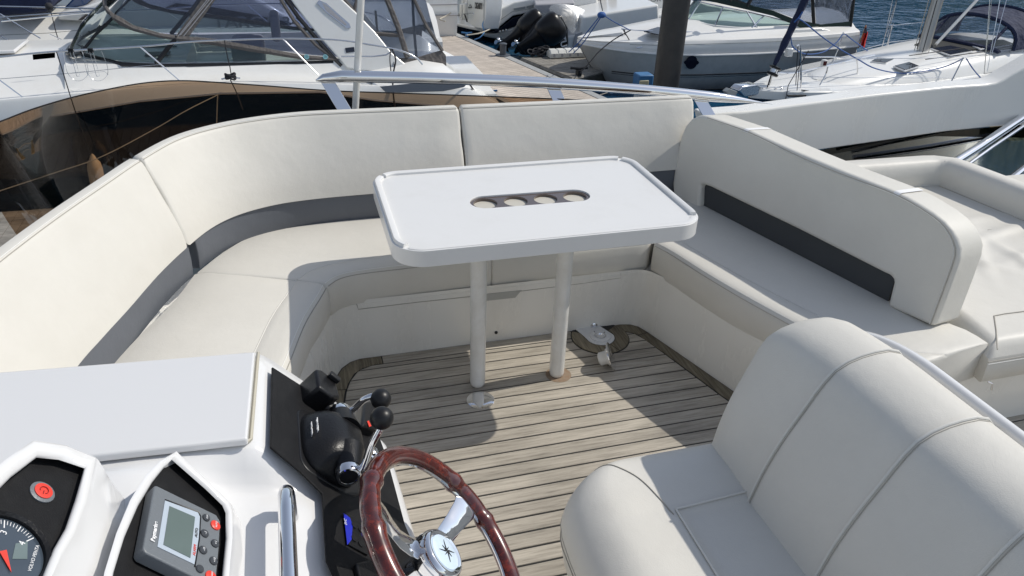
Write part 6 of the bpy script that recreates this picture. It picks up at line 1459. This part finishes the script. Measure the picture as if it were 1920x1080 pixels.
# anchor and stemhead clutter
anc = empty('anchor', k9(1430, 165), 'grey galvanised anchor stowed on the bow roller of the sailing yacht', 'anchor')
obj('fluke', MB().prism([k9(*p, off=-.12) for p in ((1385, 170), (1393, 162), (1420, 158), (1436, 168), (1424, 178), (1396, 182))], B9 * .24), 'steel', anc, bevel=.02)
obj('fluke_tip', MB().prism([k9(*p, off=-.10) for p in ((1361, 172), (1368, 166), (1384, 172), (1380, 180), (1366, 180))], B9 * .1), 'gmark', anc, bevel=.01)
obj('shank', MB().tube([k9(1395, 172, -.02), k9(1440, 172, -.02), k9(1470, 170, -.02)], .022, 8), 'steel', anc)
mb = MB(); random.seed(5)
for k in range(16):
    c = k9(1440 + random.uniform(-2, 44), 168 + random.uniform(-3, 6), random.uniform(-.3, .2)); mb.tube([c + Vector((.035 * math.cos(t), .025 * math.sin(t + k), .02 * math.sin(t))) for t in [2 * pi * j / 8 for j in range(8)]], .010, 5, cyc=True)
obj('chain', mb, 'steel', anc)
fu = empty('furled_headsail', k9(1450, 130), 'furled dark blue headsail on its black furling drum at the bow of the sailing yacht', 'sail')
f0, f1 = k9(1452, 122), k9(1520, -22); fdv = f1 - f0
R = [f0 + fdv * t for t in [k / 60 * 4.0 for k in range(61)]]
rr = [.035 + .035 * min(1, k / 4) + .006 * math.sin(k * 1.7) for k in range(61)]
obj('rolled_sail', MB().tube(R, rr, 12), 'canvasn', fu)
obj('drum', MB().lathe([(.10, -.05), (.12, -.03), (.12, 0), (.05, .01), (.05, .08), (.12, .09), (.12, .12), (.06, .14)], k9(1449, 137), fdv, 20), 'blackg', fu); obj('drum_core', MB().lathe([(.07, .01), (.07, .08)], k9(1449, 137), fdv, 16), 'steel', fu)
tubes('stay_base', [k9(1448, 140), k9(1440, 168)], .02, 'steel', fu); tubes('stay_base', [k9(1446, 140, -.1), k9(1436, 172, -.1)], .012, 'roped', fu)
tubes('wrap_line', [k9(1505, 22, -.09), k9(1497, 34, -.09), k9(1489, 42, -.09)], .014, 'ropeb', fu)
rope([k9(1496, 34, -.1), k9(1506, 40, -.2), k9(1540, 68, -.3), k9(1575, 92, -.5), k9(1610, 112, -.6), k9(1640, 128, -.7), k9(1685, 137, -.8), k9(1730, 134, -.9), k9(1775, 124, -1.0), k9(1807, 109, -1.3)], .013, 'ropeb', 'blue rope sagging from the furled headsail along the yacht deck')
rope([k9(1812, 110, -1.3), k9(1825, 130, -1.3), k9(1840, 147, -1.3), k9(1852, 155, -1.3)], .013, 'ropeb', 'blue rope dropping from the stanchion head to the side deck', 14)
rope([k9(1483, 70, .2), k9(1487, 88, .2), k9(1510, 101, .2), k9(1545, 97, .3), k9(1570, 78, .35), k9(1582, 64, .4), k9(1600, 76, .6), k9(1640, 105, .9)], .012, 'ropeb', 'lighter blue rope looping through the bow rail of the yacht', 50)
# sprayhood
shd = empty('sprayhood', k9(1880, 60), 'navy sprayhood with clear windows at the right edge on the sailing yacht', 'sprayhood')
def s9(x, y, z): return XF @ Vector((x, y, z))
zt9 = z9(8) + .40
hoop = lambda x, w, h: [s9(x, w * math.cos(t), zt9 + h * abs(math.sin(t)) ** .6) for t in [pi * k / 16 for k in range(17)]]
H1, H2, H3 = hoop(6.9, 1.0, .06), hoop(7.5, 1.0, .62), hoop(8.6, 1.05, .75)
obj('window', MB().loft([H1, [a.lerp(b, .5) for a, b in zip(H1, H2)], H2], False, False), 'vin', shd); obj('roof', MB().loft([H2, H3], False, False), 'canvasn', shd)
for h in (H1, H2, H3): obj('binding', MB().tube(h, .05, 6), 'canvasn', shd)
for i_ in (4, 12): obj('binding', MB().tube([H1[i_], H2[i_]], .035, 6), 'canvasn', shd)
cv = obj('dark_cover', MB().prism([s9(5.9, .45, zt9 - .03), s9(5.9, -.45, zt9 - .03), s9(7.3, -.7, zt9 + .01), s9(7.3, .7, zt9 + .01)], (0, 0, .03)), 'canvasb', b9)
lb_ = obj('white_fender', MB().tube([k9(1748, 80, .9), k9(1800, 72, .9)], .05, 10), 'fend', b9)
# yellow post and things seen under the arch wing
yp = obj('yellow_post', MB().box(P(1862, 262, 9.2) , (.16, .16, .9)), 'yel', bevel=.02); props(yp, 'ochre post on the pontoon glimpsed under the white arch panel', 'post')
rope([P(1590, 300, 8), P(1700, 294, 8), P(1745, 290, 8), P(1800, 276, 8), P(1850, 262, 8)], .012, 'rope', 'pale line sagging over the pontoon seen under the white arch panel')
rope([P(1600, 294, 8.6), P(1680, 276, 8.6), P(1780, 254, 8.6), P(1830, 246, 8.6)], .008, 'rope', 'thin dotted line along the dark hull under the white arch panel')
# boat moored beyond the pontoon on the right
rw = empty('dark_hulled_boat', P(1900, 330, 6.5), 'dark hull glimpsed between the stainless rails at the right edge', 'boat')
obj('hull', MB().prism([G(1840, 330, -2.4), G(1930, 262, -2.4), G(2150, 262, -2.4), G(2150, 420, -2.4), G(1860, 395, -2.4)], (0, 0, .5)), 'anti', rw, bevel=.05)
